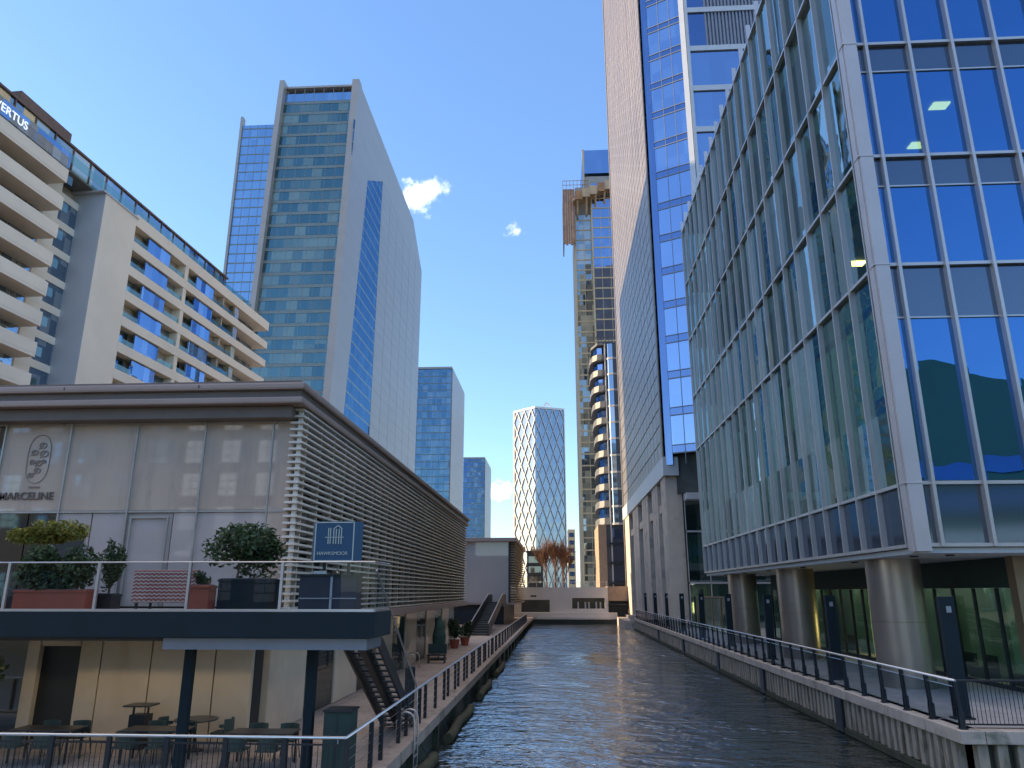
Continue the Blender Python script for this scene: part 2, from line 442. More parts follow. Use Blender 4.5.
M['lamp'] = emit('office_ceiling_lamp', (1.0, 0.68, 0.2), 2.6)
M['lobby_lamp'] = emit('lobby_ceiling_lamp', (1.0, 0.90, 0.68), 1.3)
M['deck_fill'] = emit('deck_fill_light', (1.0, 0.80, 0.52), 14.0)
M['warm'] = emit('warm_lamp', (1.0, 0.62, 0.25), 3.0)
M['white_lit'] = emit('white_lit_letter', (0.75, 0.86, 1.0), 0.3)

# ------------------------------------------------------------------ water, ground, quays
FAR = 4000
MB().box(-400, 400, -60, 140, -1.5, -1.0).build('water', M['water']); tag(bpy.data.objects['water'], kind='structure')
g = MB()
g.box(-FAR, -4.6, 16.9, FAR, -3, -0.06)
g.box(10.9, FAR, 22.2, FAR, -3, 0.46)
g.box(-4.6, 10.9, 127.6, FAR, -3, -0.06)
g.box(-FAR, FAR, -FAR, -35, -3, 0.0)
tag(g.build('ground', M['ground']), kind='structure')
tag(MB().box(-60, -4.45, 16.6, 128, -0.3, 0.0).build('promenade_left', M['pave_l']), kind='structure')
tag(MB().box(10.75, 80, 22.05, 108, 0.2, 0.52).build('promenade_right', M['pave_r']), kind='structure')

# left quay wall
q = thing('quay_wall', 'dark wet quay wall with brown stone coping below the left promenade', 'quay wall', (-4.3, 60, -1.0))
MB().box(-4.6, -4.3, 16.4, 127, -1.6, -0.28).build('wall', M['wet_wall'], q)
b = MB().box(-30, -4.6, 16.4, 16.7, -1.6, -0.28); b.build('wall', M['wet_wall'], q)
b = MB()
y = 16.3
while y < 126.5:
    b.box(-4.62, -4.08, y, min(y+1.98, 127), -0.28, 0.05); y += 2.0
x = -30.0
while x < -4.7:
    b.box(x, min(x+1.98, -4.64), 16.3, 16.85, -0.28, 0.05); x += 2.0
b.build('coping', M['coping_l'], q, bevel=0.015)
b = MB()
for k in range(24):
    yy = 18 + k*4.5
    b.box(-4.3, -4.12, yy, yy+0.25, -1.4, -0.3)
b.build('timber_fender', M['moss'], q)
for k, (y0, y1) in enumerate(((20.5, 24.5), (27.5, 34.5), (38, 44), (48, 55))):
    f = thing('mooring_fender', ['mossy log fender floating nearest under the left quay', 'long mossy log fender second along the left quay',
        'dark log fender third along the left quay', 'far log fender fourth along the left quay'][k], 'fender', (-3.9, (y0+y1)/2, -1.0), 'log fenders along the left quay')
    pts = [(-3.88 + 0.04*math.sin(i*1.3+k), y0+(y1-y0)*i/6, -0.86 + 0.03*math.cos(i*2.1)) for i in range(7)]
    MB().tube(pts, 0.17, 12).build('log', M['moss'], f, smooth=True)
    for yy in (y0+0.6, y1-0.6): MB().tube([(-3.88, yy, -0.72), (-4.2, yy, -0.3)], 0.02, 6).build('chain', M['dark'], f)

# right quay wall: coping, sheet piling, waling
q = thing('quay_wall', 'pale ribbed quay wall of vertical piles under the right promenade', 'quay wall', (10.5, 65, -1.0))
MB().box(10.72, 11.0, 21.98, 108, -1.6, 0.2).box(10.72, 60, 21.98, 22.2, -1.6, 0.2).build('wall', M['wet_wall'], q)
b = MB(); y = 21.62
while y < 107.5:
    b.box(10.38, 11.0, y, min(y+1.97, 108), 0.2, 0.52); y += 2.0
x = 11.02
while x < 50:
    b.box(x, x+1.97, 21.62, 22.2, 0.2, 0.52); x += 2.0
b.build('coping', M['coping'], q, bevel=0.02)
b = MB(); y = 22.2
random.seed(3)
while y < 107.6:
    zb = -0.78 + random.uniform(-0.05, 0.05)
    b.box(10.46+random.uniform(0, 0.02), 10.72, y, y+0.24, zb, 0.2); y += 0.47
x = 10.8
while x < 40:
    b.box(x, x+0.26, 21.72, 21.98, -0.78, 0.2); x += 0.5
b.build('sheet_piling', M['piling'], q)
MB().box(10.40, 10.70, 21.7, 108, -0.98, -0.78).box(10.72, 40, 21.66, 21.96, -0.98, -0.78).build('waling', M['moss'], q)
b = MB()
for yy in (30.2, 41.0, 52.0, 66.0, 82.0):
    b.box(10.36, 10.46, yy, yy+0.7, -0.95, 0.18)
b.build('fender_panel', M['dark'], q)
# bright end block of the right quay
MB().box(10.1, 12.2, 108.02, 110.5, -1.6, 0.9).box(9.4, 12.2, 110.5, 127.5, -1.6, 0.1).build('stone_block', M['coping'], None, (11, 109, -1), bevel=0.04)
tag(bpy.data.objects['stone_block'], 'sunlit stone block closing the far end of the right quay', 'stone block')

# ------------------------------------------------------------------ right balustrade
bal = thing('glass_balustrade', 'glass balustrade with steel top rail along the right quay', 'balustrade', (10.6, 22, 0.52))
MB().tube([(10.55, 107.5, 1.72), (10.55, 21.85, 1.72)], 0.032, 10).build('handrail', M['steel'], bal, smooth=True)
MB().tube([(10.55, 107.5, 1.56), (10.55, 21.85, 1.56)], 0.012, 6).build('lower_rail', M['steel'], bal)
def post_mb(yy):
    b = MB()
    for dy in (-0.05, 0.05):
        b.prism([(10.52, yy+dy-0.012), (10.66, yy+dy-0.012), (10.66, yy+dy+0.012), (10.52, yy+dy+0.012)], 0.52, 0.95)
        b.bar((10.58, yy+dy, 0.9), (10.55, yy+dy, 1.70), 0.09, 0.022, up=(0, 1, 0))
    b.box(10.5, 10.7, yy-0.09, yy+0.09, 0.52, 0.55)
    b.box(10.55, 10.62, yy-0.06, yy+0.06, 1.0, 1.06)
    return b
ys = [21.9 + 1.62*k for k in range(53)]
for yy in ys: post_mb(yy).build('post', M['dark'], bal)
for a_, b_ in zip(ys[:-1], ys[1:]):
    MB().box(10.552, 10.566, a_+0.08, b_-0.08, 0.62, 1.54).build('glass_panel', M['rail_glass_blue'], bal)
rl = thing('metal_railing', 'dark railing of thin vertical bars on the right corner quay', 'railing', (12, 21.9, 0.52))
MB().tube([(10.62, 21.9, 1.72), (40, 21.9, 1.72)], 0.03, 10).build('handrail', M['dark'], rl)
MB().box(10.7, 40, 21.885, 21.915, 0.62, 0.66).build('bottom_rail', M['dark'], rl)
b = MB(); x = 10.8
while x < 30: b.tube([(x, 21.9, 0.66), (x, 21.9, 1.7)], 0.009, 5); x += 0.11
b.build('balusters', M['dark'], rl)
for xx in (12.55, 12.75, 14.8, 15.0, 17.0, 17.2): MB().bar((xx, 21.95, 0.52), (xx-0.16, 21.87, 1.72), 0.035, 0.08).build('post', M['dark'], rl)

# lamp totems
ordn = ['nearest the railing corner', 'second from the railing corner', 'third from the railing corner', 'fourth from the railing corner', 'fifth from the railing corner',
        'sixth from the railing corner', 'seventh from the railing corner', 'eighth from the railing corner', 'last and farthest along the quay']
t0 = None
for k in range(9):
    loc = (11.45, 23.6 + 9.75*k, 0.52)
    lab = 'tall dark lamp totem on the right promenade, ' + ordn[k]
    if k == 0:
        t0 = thing('lamp_totem', lab, 'lamp post', (0, 0, 0), 'lamp totems along the right promenade')
        MB().box(-0.2, 0.2, -0.12, 0.12, 0.05, 3.35).build('shaft', M['navy'], t0, bevel=0.012)
        MB().box(-0.28, 0.28, -0.17, 0.17, 0, 0.05).build('base_plate', M['dark'], t0)
        MB().box(-0.06, 0.08, -0.142, -0.128, 2.9, 3.08).build('lens', M['cool_lens'], t0)
        t0.location = loc
    else:
        c = copy_tree(t0); c.location = loc; c['label'] = lab

# ------------------------------------------------------------------ right: glass office on round columns
off = thing('glass_office', 'near glass office with metal fins raised on round columns at the right', 'office building', (30, 44, 0.52))
ZS = [5.45, 7.58, 15.65, 20.2, 25.35, 30.6, 35.9]
FC = Frame((12, 62.6), (12, 26)); FF = Frame((12, 26), (50, 26))
NB = 19; bw = (FC.L - 0.5)/NB
fr = MB(); sp = MB(); wins = []
def add_panes(F, edges, z0, z1, spf, o=-0.06):
    for a_, b_ in zip(edges[:-1], edges[1:]):
        zt = z1 - 0.12 - spf
        if spf > 0: MB().bf(F, a_+0.03, b_-0.03, o-0.03, o, zt+0.05, z1-0.07).build('spandrel', M['spandrel'], off)
        if zt > z0 + 0.3: wins.append((F, a_+0.03, b_-0.03, z0+0.1, zt, o))
        else: sp.bf(F, a_+0.03, b_-0.03, o-0.03, o, z0+0.1, z1-0.07)
eC = [bw*i for i in range(NB+1)]
eF = [0.75] + [0.75+1.68*i for i in range(1, 16)]
eF = [0.12] + eF
for i in range(len(ZS)-1):
    z0, z1 = ZS[i], ZS[i+1]
    s_ = 0 if i == 0 else (1.95 if i == 1 else 1.15)
    if i == 0:
        for F, E_ in ((FC, eC), (FF, eF)):
            for a_, b_ in zip(E_[:-1], E_[1:]): MB().bf(F, a_+0.03, b_-0.03, -0.09, -0.06, z0+0.12, z1-0.07).build('spandrel', M['spandrel'], off)
    else:
        add_panes(FC, eC, z0, z1, 0); add_panes(FF, eF, z0, z1, s_)
    for F in (FC, FF):
        e_ = F.L if F is FF else F.L - 0.42
        fr.bf(F, 0.1 if F is FF else 0, e_, -0.1, 0.1, z1-0.06, z1+0.06)
        if 0 < i and F is FF: fr.bf(F, 0.1 if F is FF else 0, e_, -0.08, 0.0, z1-0.14-s_, z1-0.08-s_)
for s in eC: fr.bf(FC, s-0.04, s+0.04, -0.1, 0.15, ZS[0]+0.02, 36.9)
for s in eF[1:]: fr.bf(FF, s-0.055, s+0.055, -0.1, 0.2, ZS[0]+0.02, 36.5)
for F in (FC, FF): fr.bf(F, 0 if F is FC else 0.1, F.L-0.42 if F is FC else F.L, -0.12, 0.12, ZS[0], ZS[0]+0.12)
fr.build('facade_frame', M['alum'], off)
camv = Vector((0, 0, EYE))
wins.sort(key=lambda w: (Vector(w[0].at((w[1]+w[2])/2, 0, (w[3]+w[4])/2)) - camv).length)
rest = MB()
for k, (F, a_, b_, z0, z1, o) in enumerate(wins):
    if k < 99: MB().bf(F, a_, b_, o-0.02, o, z0, z1).build('window', M['off_glass_f'] if F is FF else M['off_glass'], off)
    else: rest.bf(F, a_, b_, o-0.02, o, z0, z1)
tag(rest.build('window', M['off_glass'], off), kind='stuff')
# rounded metal corner
b = MB(); 
for (x0, x1, y0, y1) in ((11.86, 12.12, 26.0, 26.38), (11.9, 12.4, 25.86, 26.0)): b.box(x0, x1, y0, y1, 5.3, 36.6)
for z in ZS[1:]: b.box(11.84, 12.42, 25.84, 26.4, z-0.03, z+0.03)
b.build('corner_post', M['alum_pale'], off, bevel=0.01)
MB().box(12.02, 50, 26.02, 62.6, 5.25, 5.43).build('soffit', M['soffit'], off)
b = MB()
for yy in (28, 33.5, 40.5, 47, 53, 59):
    b.lathe((12.75, yy, 5.2), [(0.14, 0), (0.16, 0.06)], 16)
b.lathe((13.6, 27.2, 5.2), [(0.14, 0), (0.16, 0.06)], 16)
b.build('downlight', M['dark'], off)
MB().box(12.2, 50, 26.2, 62.4, 35.6, 35.9).build('roof', M['ground'], off)
b = MB()
for z in ZS[1:-1]: b.box(12.35, 49, 26.35, 62.2, z-0.9, z-0.02)
b.build('floor_slab', M['slab_edge'], off)
b = MB().box(24, 44, 38, 56, 5.5, 35.5)
for z0, z1 in zip(ZS[1:-1], ZS[2:]):
    for yy in (32, 41.5, 51): b.box(14.6, 15.2, yy, yy+0.6, z0, z1-0.9)
b.build('core_wall', M['interior_dark'], off)
b = MB()
for (x, y, z) in ((15.7, 28.2, 24.2), (15.1, 27.5, 29.5)): pass
for (x, y, z) in ((16.6, 28.6, 24.44), (17.0, 31.6, 24.44), (14.3, 33.5, 19.29)):
    b.box(x, x+0.7, y, y+0.5, z-0.06, z)
b.build('ceiling_light', M['lamp'], off)
b = MB()
for k, (zb, zt) in enumerate(((7.8, 15.5), (15.9, 20), (20.4, 25.2))):
    for i in range(0, 19, 1):
        if (i*7+k*3) % 7 < 1: b.bf(FC, eC[i]+0.1, eC[i+1]-0.1, -0.3, -0.28, zt-1.6-((i*13+k*5) % 7)*(0.95 if k == 0 else 0.4), zt-1.15)
b.build('roller_blind', M['blind'], off)
for yy in (31.3, 44.0, 56.5):
    c = MB().lathe((13.35, yy, 0.52), [(1.0, 0), (1.0, 4.75)], 56); c.f = c.f[:-2]          # open ends sit in the paving and the soffit
    c.build('column', M['column'], off, smooth=True)
    MB().lathe((13.35, yy, 2.88), [(1.004, 0), (1.004, 0.025)], 56).build('column_joint', M['bronze'], off)
# recessed lobby under the soffit
LF = Frame((16.6, 61), (16.6, 28.6)); LS = Frame((16.6, 28.6), (48, 28.6))
lf = MB(); lg = []
MB().bf(LF, 0, LF.L, -0.25, 0, 4.15, 5.25).bf(LS, 0.0, LS.L, -0.25, 0, 4.15, 5.25).build('lobby_fascia', M['teal'], off)
for F, step in ((LF, 1.62), (LS, 1.7)):
    n = int(F.L/step)
    for i in range(n+1):
        lf.bf(F, i*step-0.04, i*step+0.04, -0.08, 0.05, 0.52, 4.14)
        if i < n: lg.append((F, i*step+0.05, (i+1)*step-0.05))
    lf.bf(F, 0, n*step, -0.07, 0.03, 0.53, 0.68)
lf.build('lobby_frame', M['dark'], off)
for F, a_, b_ in lg:
    MB().bf(F, a_, b_, -0.03, -0.015, 0.68, 4.14).build('lobby_glass', M['lobby_glass'], off)
MB().box(16.3, 16.78, 28.3, 28.78, 0.52, 5.25).build('bronze_post', M['bronze'], off, bevel=0.02)
b = MB().box(19.9, 20.2, 31, 60.5, 0.52, 5.2)
for yy, w in ((33, 1.5), (39, 2.5), (47, 2), (55, 3)): b.box(18.4, 18.7, yy, yy+w, 0.52, 4.4)
b.box(20.2, 44, 32.6, 32.9, 0.52, 5.2)
b.build('lobby_wall', plain('pale_green_lobby_wall', (0.26, 0.40, 0.34), 0.7, var=0.3, scale=0.3), off)
for yy in (31.0, 34.5, 38.0, 41.5, 45.0, 48.5, 52.0, 55.5): MB().box(17.3, 18.1, yy, yy+0.9, 5.08, 5.12).build('lobby_lamp', M['lobby_lamp'], off)
for xx in (19.5, 22.5, 25.5): MB().box(xx, xx+0.9, 29.4, 30.2, 5.08, 5.12).build('lobby_lamp', M['lobby_lamp'], off)
MB().box(19.8, 19.88, 44.5, 46.0, 1.2, 2.6).build('lobby_sign', M['warm'], off)
b = MB()
for yy in (31.0, 34.2, 36.0, 43.0, 50.0):
    b.box(17.6, 18.5, yy, yy+0.9, 0.52, 0.95); b.box(18.35, 18.5, yy, yy+0.9, 0.95, 1.4)
b.build('lobby_seat', M['teal'], off)

# ------------------------------------------------------------------ stone-clad tower beyond the office
M['clad'] = plain('cream_fin_cladding', (0.21, 0.175, 0.14), 0.30, var=0.2, scale=0.35, stretch=(1, 1, 0.25), bump=0.6, bscale=0.8)  # stretched tone variation and bump imitate dappled sunlight on the face
M['clad_groove'] = tower_glass('slot_window', (0.7, 0.64, 0.58), (0.12, 0.105, 0.09), (0.18, 0.155, 0.13), (1.5, 1.5, 1.9), 0.2, 0.05)
M['stone'] = plain('podium_stone', (0.60, 0.49, 0.40), 0.7, var=0.1, scale=0.8, dirt=((0.33, 0.29, 0.26), 0.6))
M['band'] = plain('pale_metal_band', (0.55, 0.57, 0.60), 0.4, metal=0.2, var=0.05)
M['tw_glass'] = tower_glass('blue_tower_glass', (0.44, 0.58, 0.86), (0.01, 0.025, 0.06), (0.06, 0.12, 0.22), (1.8, 1.8, 4.1), 0.62, 0.014)
M['tw_glass_d'] = tower_glass('deep_blue_glass', (0.30, 0.42, 0.72), (0.005, 0.015, 0.05), (0.02, 0.05, 0.12), (1.8, 1.8, 4.1), 0.5, 0.014)
M['louvre'] = plain('grey_blue_louvre', (0.24, 0.26, 0.31), 0.45, metal=0.4, var=0.06)
tw = thing('stone_tower', 'very tall tower with cream ribbed side wall on stone piers beside the canal', 'tower', (30, 100, 0.52))
TC = Frame((11.5, 130), (11.5, 79)); chx, chy = 16.6, 76.3
TH = 150
MB().bf(TC, 0, TC.L, -1.2, -0.06, 17.9, TH).build('slot_glazing', M['clad_groove'], tw)
b = MB(); z = 18.0
while z < TH:
    b.bf(TC, 0, TC.L, -0.12, 0.0, z, z+1.72); z += 1.9
b.build('ribbed_cladding', M['clad'], tw)
b = MB()
s = 1.5
while s < TC.L:
    b.bf(TC, s-0.12, s+0.12, -0.24, 0.02, 18.0, TH); s += 3.0
b.build('cladding_pier', M['clad'], tw)
MB().bf(TC, TC.L-0.45, TC.L, -1.2, 0.12, 16, TH).build('corner_trim', M['clad'], tw)
MB().bf(TC, -0.2, TC.L+0.02, -1.5, 0.15, 15.9, 17.9).build('fascia_band', M['band'], tw, bevel=0.03)
# chamfer and front glazing
CH = Frame((11.5, 79), (chx, chy)); FR = Frame((chx, chy), (52, chy))
zz = 18.2; fl = []
while zz < 120: fl.append(zz); zz += 4.1
tf = MB()
for i, z in enumerate(fl):
    MB().bf(CH, 1.0, CH.L-0.6, -0.3, -0.05, z+0.9, z+4.05).build('window_strip', M['tw_glass'], tw)
    tf.bf(CH, 0.95, CH.L-0.6, -0.3, 0.02, z-0.06, z+0.06); tf.bf(CH, 0.95, CH.L-0.6, -0.3, 0.0, z+0.8, z+0.9)
for z in fl: MB().bf(CH, 1.0, CH.L-0.6, -0.3, -0.06, z+0.06, z+0.8).build('spandrel', M['tw_glass_d'], tw)
MB().bf(CH, 0.12, 0.95, -0.4, -0.1, 17, TH).build('dark_strip', M['tw_glass_d'], tw)
for s in (2.4, 3.8): tf.bf(CH, s-0.03, s+0.03, -0.3, 0.0, 17, TH)
tf.build('mullion', M['louvre'], tw)
MB().bf(CH, CH.L-0.62, CH.L, -0.6, 0.18, 14, TH).bf(FR, 0.0, 0.35, -0.6, 0.2, 14, TH).build('pilaster', M['band'], tw)
tb = MB(); tl = MB()
z = 22.0; k = 0
while z < 120:
    tb.bf(FR, 0.35, FR.L, -0.4, 0.16, z, z+0.7)
    if z > 62:
        MB().bf(FR, 0.4, 2.4, -0.4, -0.05, z+0.7, z+5.6).build('window_strip', M['tw_glass_d'], tw)
        s = 2.4
        while s < 16: tl.bf(FR, s, s+0.22, -0.3, 0.02, z+0.7, z+5.6); s += 0.42
        tl.bf(FR, 2.4, 34, -0.42, -0.25, z+0.7, z+5.6)
    else:
        MB().bf(FR, 0.4, 34, -0.4, -0.05, z+0.7, z+5.6).build('window_strip', M['tw_glass'], tw)
    z += 5.6; k += 1
tb.build('floor_band', M['band'], tw); tl.build('louvre', M['louvre'], tw)
MB().prism([(12.8, 129), (12.8, 79.5), (17, 77.2), (51, 77.2), (51, 129)], 14, TH).build('wall', M['interior_dark'], tw)
MB().prism([(11.4, 130), (52, 130), (52, 129), (11.4, 129)], 0.5, TH).build('rear_wall', M['clad'], tw)
for (y0, y1) in ((79.6, 83.0), (86.2, 91.2), (95.6, 102.2), (107.5, 115.0), (121.0, 128.5)):
    MB().box(11.55, 13.3, y0, y1, 0.52, 15.9).build('pier', M['stone'], tw, bevel=0.04)
for yy in (87.6, 89.6, 98.0, 100.0, 110.0, 112.5): MB().box(11.50, 11.56, yy, yy+0.12, 0.6, 15.8).build('joint_fin', M['stone'], tw)
MB().box(11.75, 13.2, 84.6, 120.6, 12.5, 13.4).build('beam', M['stone'], tw)
MB().box(13.0, 13.2, 84.6, 120.6, 0.6, 15.9).build('podium_glazing', M['tw_glass_d'], tw)
PF = Frame((13.4, 79.4), (40, 79.4))
b = MB()
for z in (4.8, 10.0, 15.6): b.bf(PF, 0, PF.L, -0.3, 0.05, z, z+0.18)
for i in range(12): b.bf(PF, i*2.2, i*2.2+0.09, -0.3, 0.05, 0.5, 16)
b.build('podium_frame', M['alum_pale'], tw)
MB().bf(PF, 0, PF.L, -0.3, -0.05, 0.5, 16).build('podium_glass', tower_glass('podium_glass', (0.6, 0.75, 0.75), (0.02, 0.035, 0.035), (0.10, 0.13, 0.12), (2.2, 2.2, 5), 0.45, 0.01), tw)
MB().box(13.35, 50, 77.6, 79.35, 13.2, 13.9).build('canopy', M['band'], tw, bevel=0.05)
# gate-like screen between office and tower
sc = thing('glass_screen', 'low glass entrance screen between the office columns and the stone tower', 'screen', (14, 70, 0.52))
b = MB().box(13.9, 14.1, 63.5, 79, 3.5, 3.62)
for yy in (63.6, 67.4, 71.2, 75, 78.8): b.box(13.9, 14.1, yy-0.06, yy+0.06, 0.52, 3.5)
b.build('frame', M['bronze'], sc)
for yy in (63.6, 67.4, 71.2, 75): MB().box(13.98, 14.02, yy+0.08, yy+3.7, 0.6, 3.45).build('glass_panel', M['lobby_glass'], sc)

# ------------------------------------------------------------------ tower under construction, curved flats, diamond tower
def strip_tower(root, F, z0, z1, fh, glass, frame, mull=3.0, sill=0.9, maxn=48, depth=0.3, s0=0.0, s1=None):
    s1 = F.L if s1 is None else s1
    fb = MB(); z = z0
    restb = MB(); k = 0
    while z < z1 - 0.5:
        zt = min(z+fh, z1)
        fb.bf(F, s0, s1, -depth, 0.05, z-0.12, z+sill*0.35)
        if k < maxn: MB().bf(F, s0, s1, -depth, -0.05, z+sill*0.35, zt-0.12).build('window_strip', glass, root)
        else: restb.bf(F, s0, s1, -depth, -0.05, z+sill*0.35, zt-0.12)
        z += fh; k += 1
    n = max(1, int((s1-s0)/mull))
    for i in range(1, n): s = s0+(s1-s0)*i/n; fb.bf(F, s-0.07, s+0.07, -depth, 0.03, z0, z1)
    fb.build('floor_band', frame, root)
    if restb.v: tag(restb.build('window_strip', glass, root), kind='stuff')

M['c_glass'] = tower_glass('gold_reflection_glass', (0.75, 0.8, 0.8), (0.06, 0.07, 0.07), (0.62, 0.54, 0.36), (1.9, 1.9, 3.6), 0.4, 0.06)  # warm diffuse tint stands in for reflections of sunlit facades
M['c_frame'] = plain('cream_frame', (0.62, 0.47, 0.27), 0.55, var=0.1, scale=0.1)
M['scaffold'] = plain('orange_brown_hoarding', (0.40, 0.20, 0.09), 0.75, var=0.3, scale=0.5)
M['timber'] = plain('timber_formwork', (0.58, 0.40, 0.24), 0.75, var=0.25, scale=0.4)
M['core'] = plain('raw_concrete', (0.38, 0.36, 0.33), 0.85, var=0.15, scale=0.2)
ct = thing('unfinished_tower', 'glass tower under construction topped with brown scaffold screens', 'tower', (18, 235, 0))
C1 = Frame((7.6, 255), (7.6, 225)); C2 = Frame((7.6, 225), (13.3, 225)); C3 = Frame((13.3, 223.5), (30, 223.5))
strip_tower(ct, C2, 5, 126, 3.6, M['c_glass'], M['c_frame'], 1.9)
strip_tower(ct, C3, 5, 137, 3.6, M['tw_glass'], M['c_frame'], 2.4)
MB().bf(C1, 0, C1.L, -0.3, 0.1, 0, 126).build('side_wall', M['c_frame'], ct)
MB().box(7.35, 7.85, 224.6, 225.4, 0, 126).box(13.0, 13.5, 223.2, 225, 0, 134).build('corner_column', M['c_frame'], ct)
MB().box(7.9, 30, 225.3, 254.7, 0, 136.5).build('wall', M['core'], ct)
for i in range(5): MB().box(3.75+i*0.78, 4.48+i*0.78, 222.6, 223, 114.4-0.5*(i % 2), 134.4).build('scaffold_screen', M['scaffold'], ct)
MB().box(3.75, 4.1, 223, 238, 117, 134.6).build('scaffold_screen', M['scaffold'], ct)
for i in range(7): MB().box(7.7+i*2.5, 10.1+i*2.5, 220.2, 220.6, 129.2+0.9*i, 132.4+0.9*i).build('platform_panel', M['timber'] if i % 3 else M['scaffold'], ct)
b = MB().bar((7.0, 222.6, 129.2), (25.5, 222.6, 135.8), 4.4, 0.7); b.build('platform', M['timber'], ct)
b = MB()
for i in range(6): b.bar((8.6+i*3, 224.8, 124.6+i*1.08), (8.6+i*3, 220.8, 129+i*1.08), 0.6)
b.build('platform_bracket', M['timber'], ct)
b = MB()
for i in range(8): b.bar((3.8+i*1.2, 222, 134), (3.8+i*1.2, 222, 137.2), 0.13)
for z in (135.6, 137.2): b.bar((3.7, 222, z), (12.4, 222, z), 0.13)
b.build('guard_rail', M['scaffold'], ct)
MB().box(11.2, 32, 226, 250, 136.5, 141).build('core', M['core'], ct)
MB().box(10.9, 33, 225.6, 251, 142, 151).build('roof_glazing', M['tw_glass'], ct)
for a in ((10.7, 11.3, 225.2, 225.8, 136, 151.2), (22, 22.6, 225.2, 225.8, 136, 142)): MB().box(*a).build('roof_column', M['c_frame'], ct)

cf = thing('curved_flats', 'slim dark curved apartment tower with stacked balconies behind the stone tower', 'apartment tower', (14, 156, 0))
M['slab'] = plain('pale_balcony_slab', (0.50, 0.48, 0.46), 0.6, var=0.08)
M['dark_slab'] = plain('dark_grey_balcony', (0.13, 0.13, 0.14), 0.5, var=0.2, scale=0.6)
M['bay_glass'] = tower_glass('bay_window_glass', (0.5, 0.62, 0.8), (0.04, 0.07, 0.12), (0.30, 0.33, 0.36), (0.9, 0.9, 3.45), 0.45, 0.06)
def cf_x(z):                                   # the leaning left edge
    t = (z-17)/37.0
    return 8.35 - 0.75*math.sin(max(0, t-0.45)/0.55*math.pi*0.5) - 0.75*max(0, 0.35-t)
z = 17.0; k = 0
while z < 54:
    xl = cf_x(z)
    pts = [(xl+0.5, 166), (xl, 160), (xl+0.05, 155), (xl+0.5, 152.6), (xl+1.4, 151.3), (xl+2.4, 150.9), (10.9, 150.9), (10.9, 166)]
    MB().prism(pts, z, z+0.3).build('balcony', M['dark_slab'], cf)
    inn = [(p[0]+(0.1 if p[0] < 10.8 else 0), p[1]+(0.1 if p[1] < 165 else 0)) for p in pts]
    MB().prism(inn, z+0.3, z+1.35).build('balustrade', M['dark_slab'], cf)
    MB().prism([(xl+1.1, 165), (xl+0.9, 155), (xl+1.6, 153), (xl+2.6, 152.2), (10.9, 152.2), (10.9, 165)], z+1.35, z+3.45).build('window', M['tw_glass_d'], cf)
    bp_ = [(10.95, 152), (10.95, 150.9), (11.4, 150.3), (12.3, 150.0), (13.4, 150.2), (14.5, 150.9), (14.5, 152)]
    MB().prism(bp_, z+0.3, z+3.35).build('bay_window', M['bay_glass'], cf)
    MB().prism([(p[0], p[1]-0.12) for p in bp_], z-0.1, z+0.3).build('bay_band', M['slab'], cf)
    z += 3.45; k += 1
MB().box(10.7, 10.95, 150.6, 151.4, 0, 55).build('corner_column', M['slab'], cf)
MB().prism([(8.2, 166), (8.0, 155), (9.2, 151.4), (10.9, 151), (14.5, 151.2), (16, 166)], z, z+0.5).build('roof', M['dark_slab'], cf)
MB().box(11.2, 30, 152.2, 170, 0, 54).build('wall', M['interior_dark'], cf)
b = MB()
for i in range(8): b.bar((8.6+i*0.75, 151.2, z+0.5), (9.0+i*0.75, 151.4, z+1.7), 0.1)
b.bar((8.6, 151.2, z+1.7), (14.5, 151.2, z+1.7), 0.12)
b.build('roof_rail', M['dark_slab'], cf)
b = MB().box(8.2, 9.8, 150.8, 166, 2, 17); b.build('base_wall', plain('brown_base_wall', (0.36, 0.25, 0.17), 0.7, var=0.15), cf)
MB().box(9.8, 16, 151.5, 152, 0, 17).build('base_wall', M['dark_slab'], cf)
for z in (5.5, 9.3, 13): MB().box(10.2, 16, 150.2, 151.4, z, z+0.4).build('base_slab', M['dark'], cf)
for z in (1.6, 6, 9.8, 13.5): MB().box(10.9, 16, 151.3, 151.5, z, z+3.2).build('base_window', M['tw_glass_d'], cf)

M['dia_glass'] = tower_glass('diamond_tower_glass', (0.40, 0.47, 0.57), (0.12, 0.14, 0.17), (0.18, 0.20, 0.23), (1.6, 1.6, 3.4), 0.42, 0.03)
M['lattice'] = plain('white_lattice', (0.74, 0.70, 0.66), 0.5, var=0.04)
dt = thing('diamond_tower', 'slim far tower with white diamond lattice over its glass', 'tower', (-12, 540, 0))
DL = Frame((-30.4, 534), (-14.6, 520)); DR = Frame((-14.6, 520), (6.5, 528))
zz0, zz1 = 4, 132
MB().prism([(-30.3, 534.5), (-14.6, 520.5), (6.5, 528.5), (6.0, 556), (-29, 560)], 0, zz1).build('wall', M['dia_glass'], dt)
b = MB()
def lattice(b, F, nx, nz, w, o):
    dx = F.L/nx; dz = (zz1-zz0)/nz
    for i in range(nx):
        for j in range(nz):
            s0, s1, sm = i*dx, (i+1)*dx, (i+0.5)*dx
            a0 = zz0+j*dz; a1 = a0+dz; am = a0+dz/2
            for (sa, za, sb, zb) in ((s0, am, sm, a1), (sm, a1, s1, am), (s0, am, sm, a0), (sm, a0, s1, am)):
                b.bar(F.at(sa, o, za), F.at(sb, o, zb), w, 0.5, up=(F.n.x, F.n.y, 0))
lattice(b, DL, 3, 8, 0.55, 0.1)
b.bf(DL, -0.5, 0.5, -0.4, 0.4, zz0, zz1)
b.build('lattice', M['lattice'], dt)
b = MB(); lattice(b, DR, 4, 8, 0.28, 0.1)
b.bf(DR, DR.L-0.4, DR.L+0.2, -0.4, 0.4, zz0, zz1)
b.build('lattice', M['lattice'], dt)
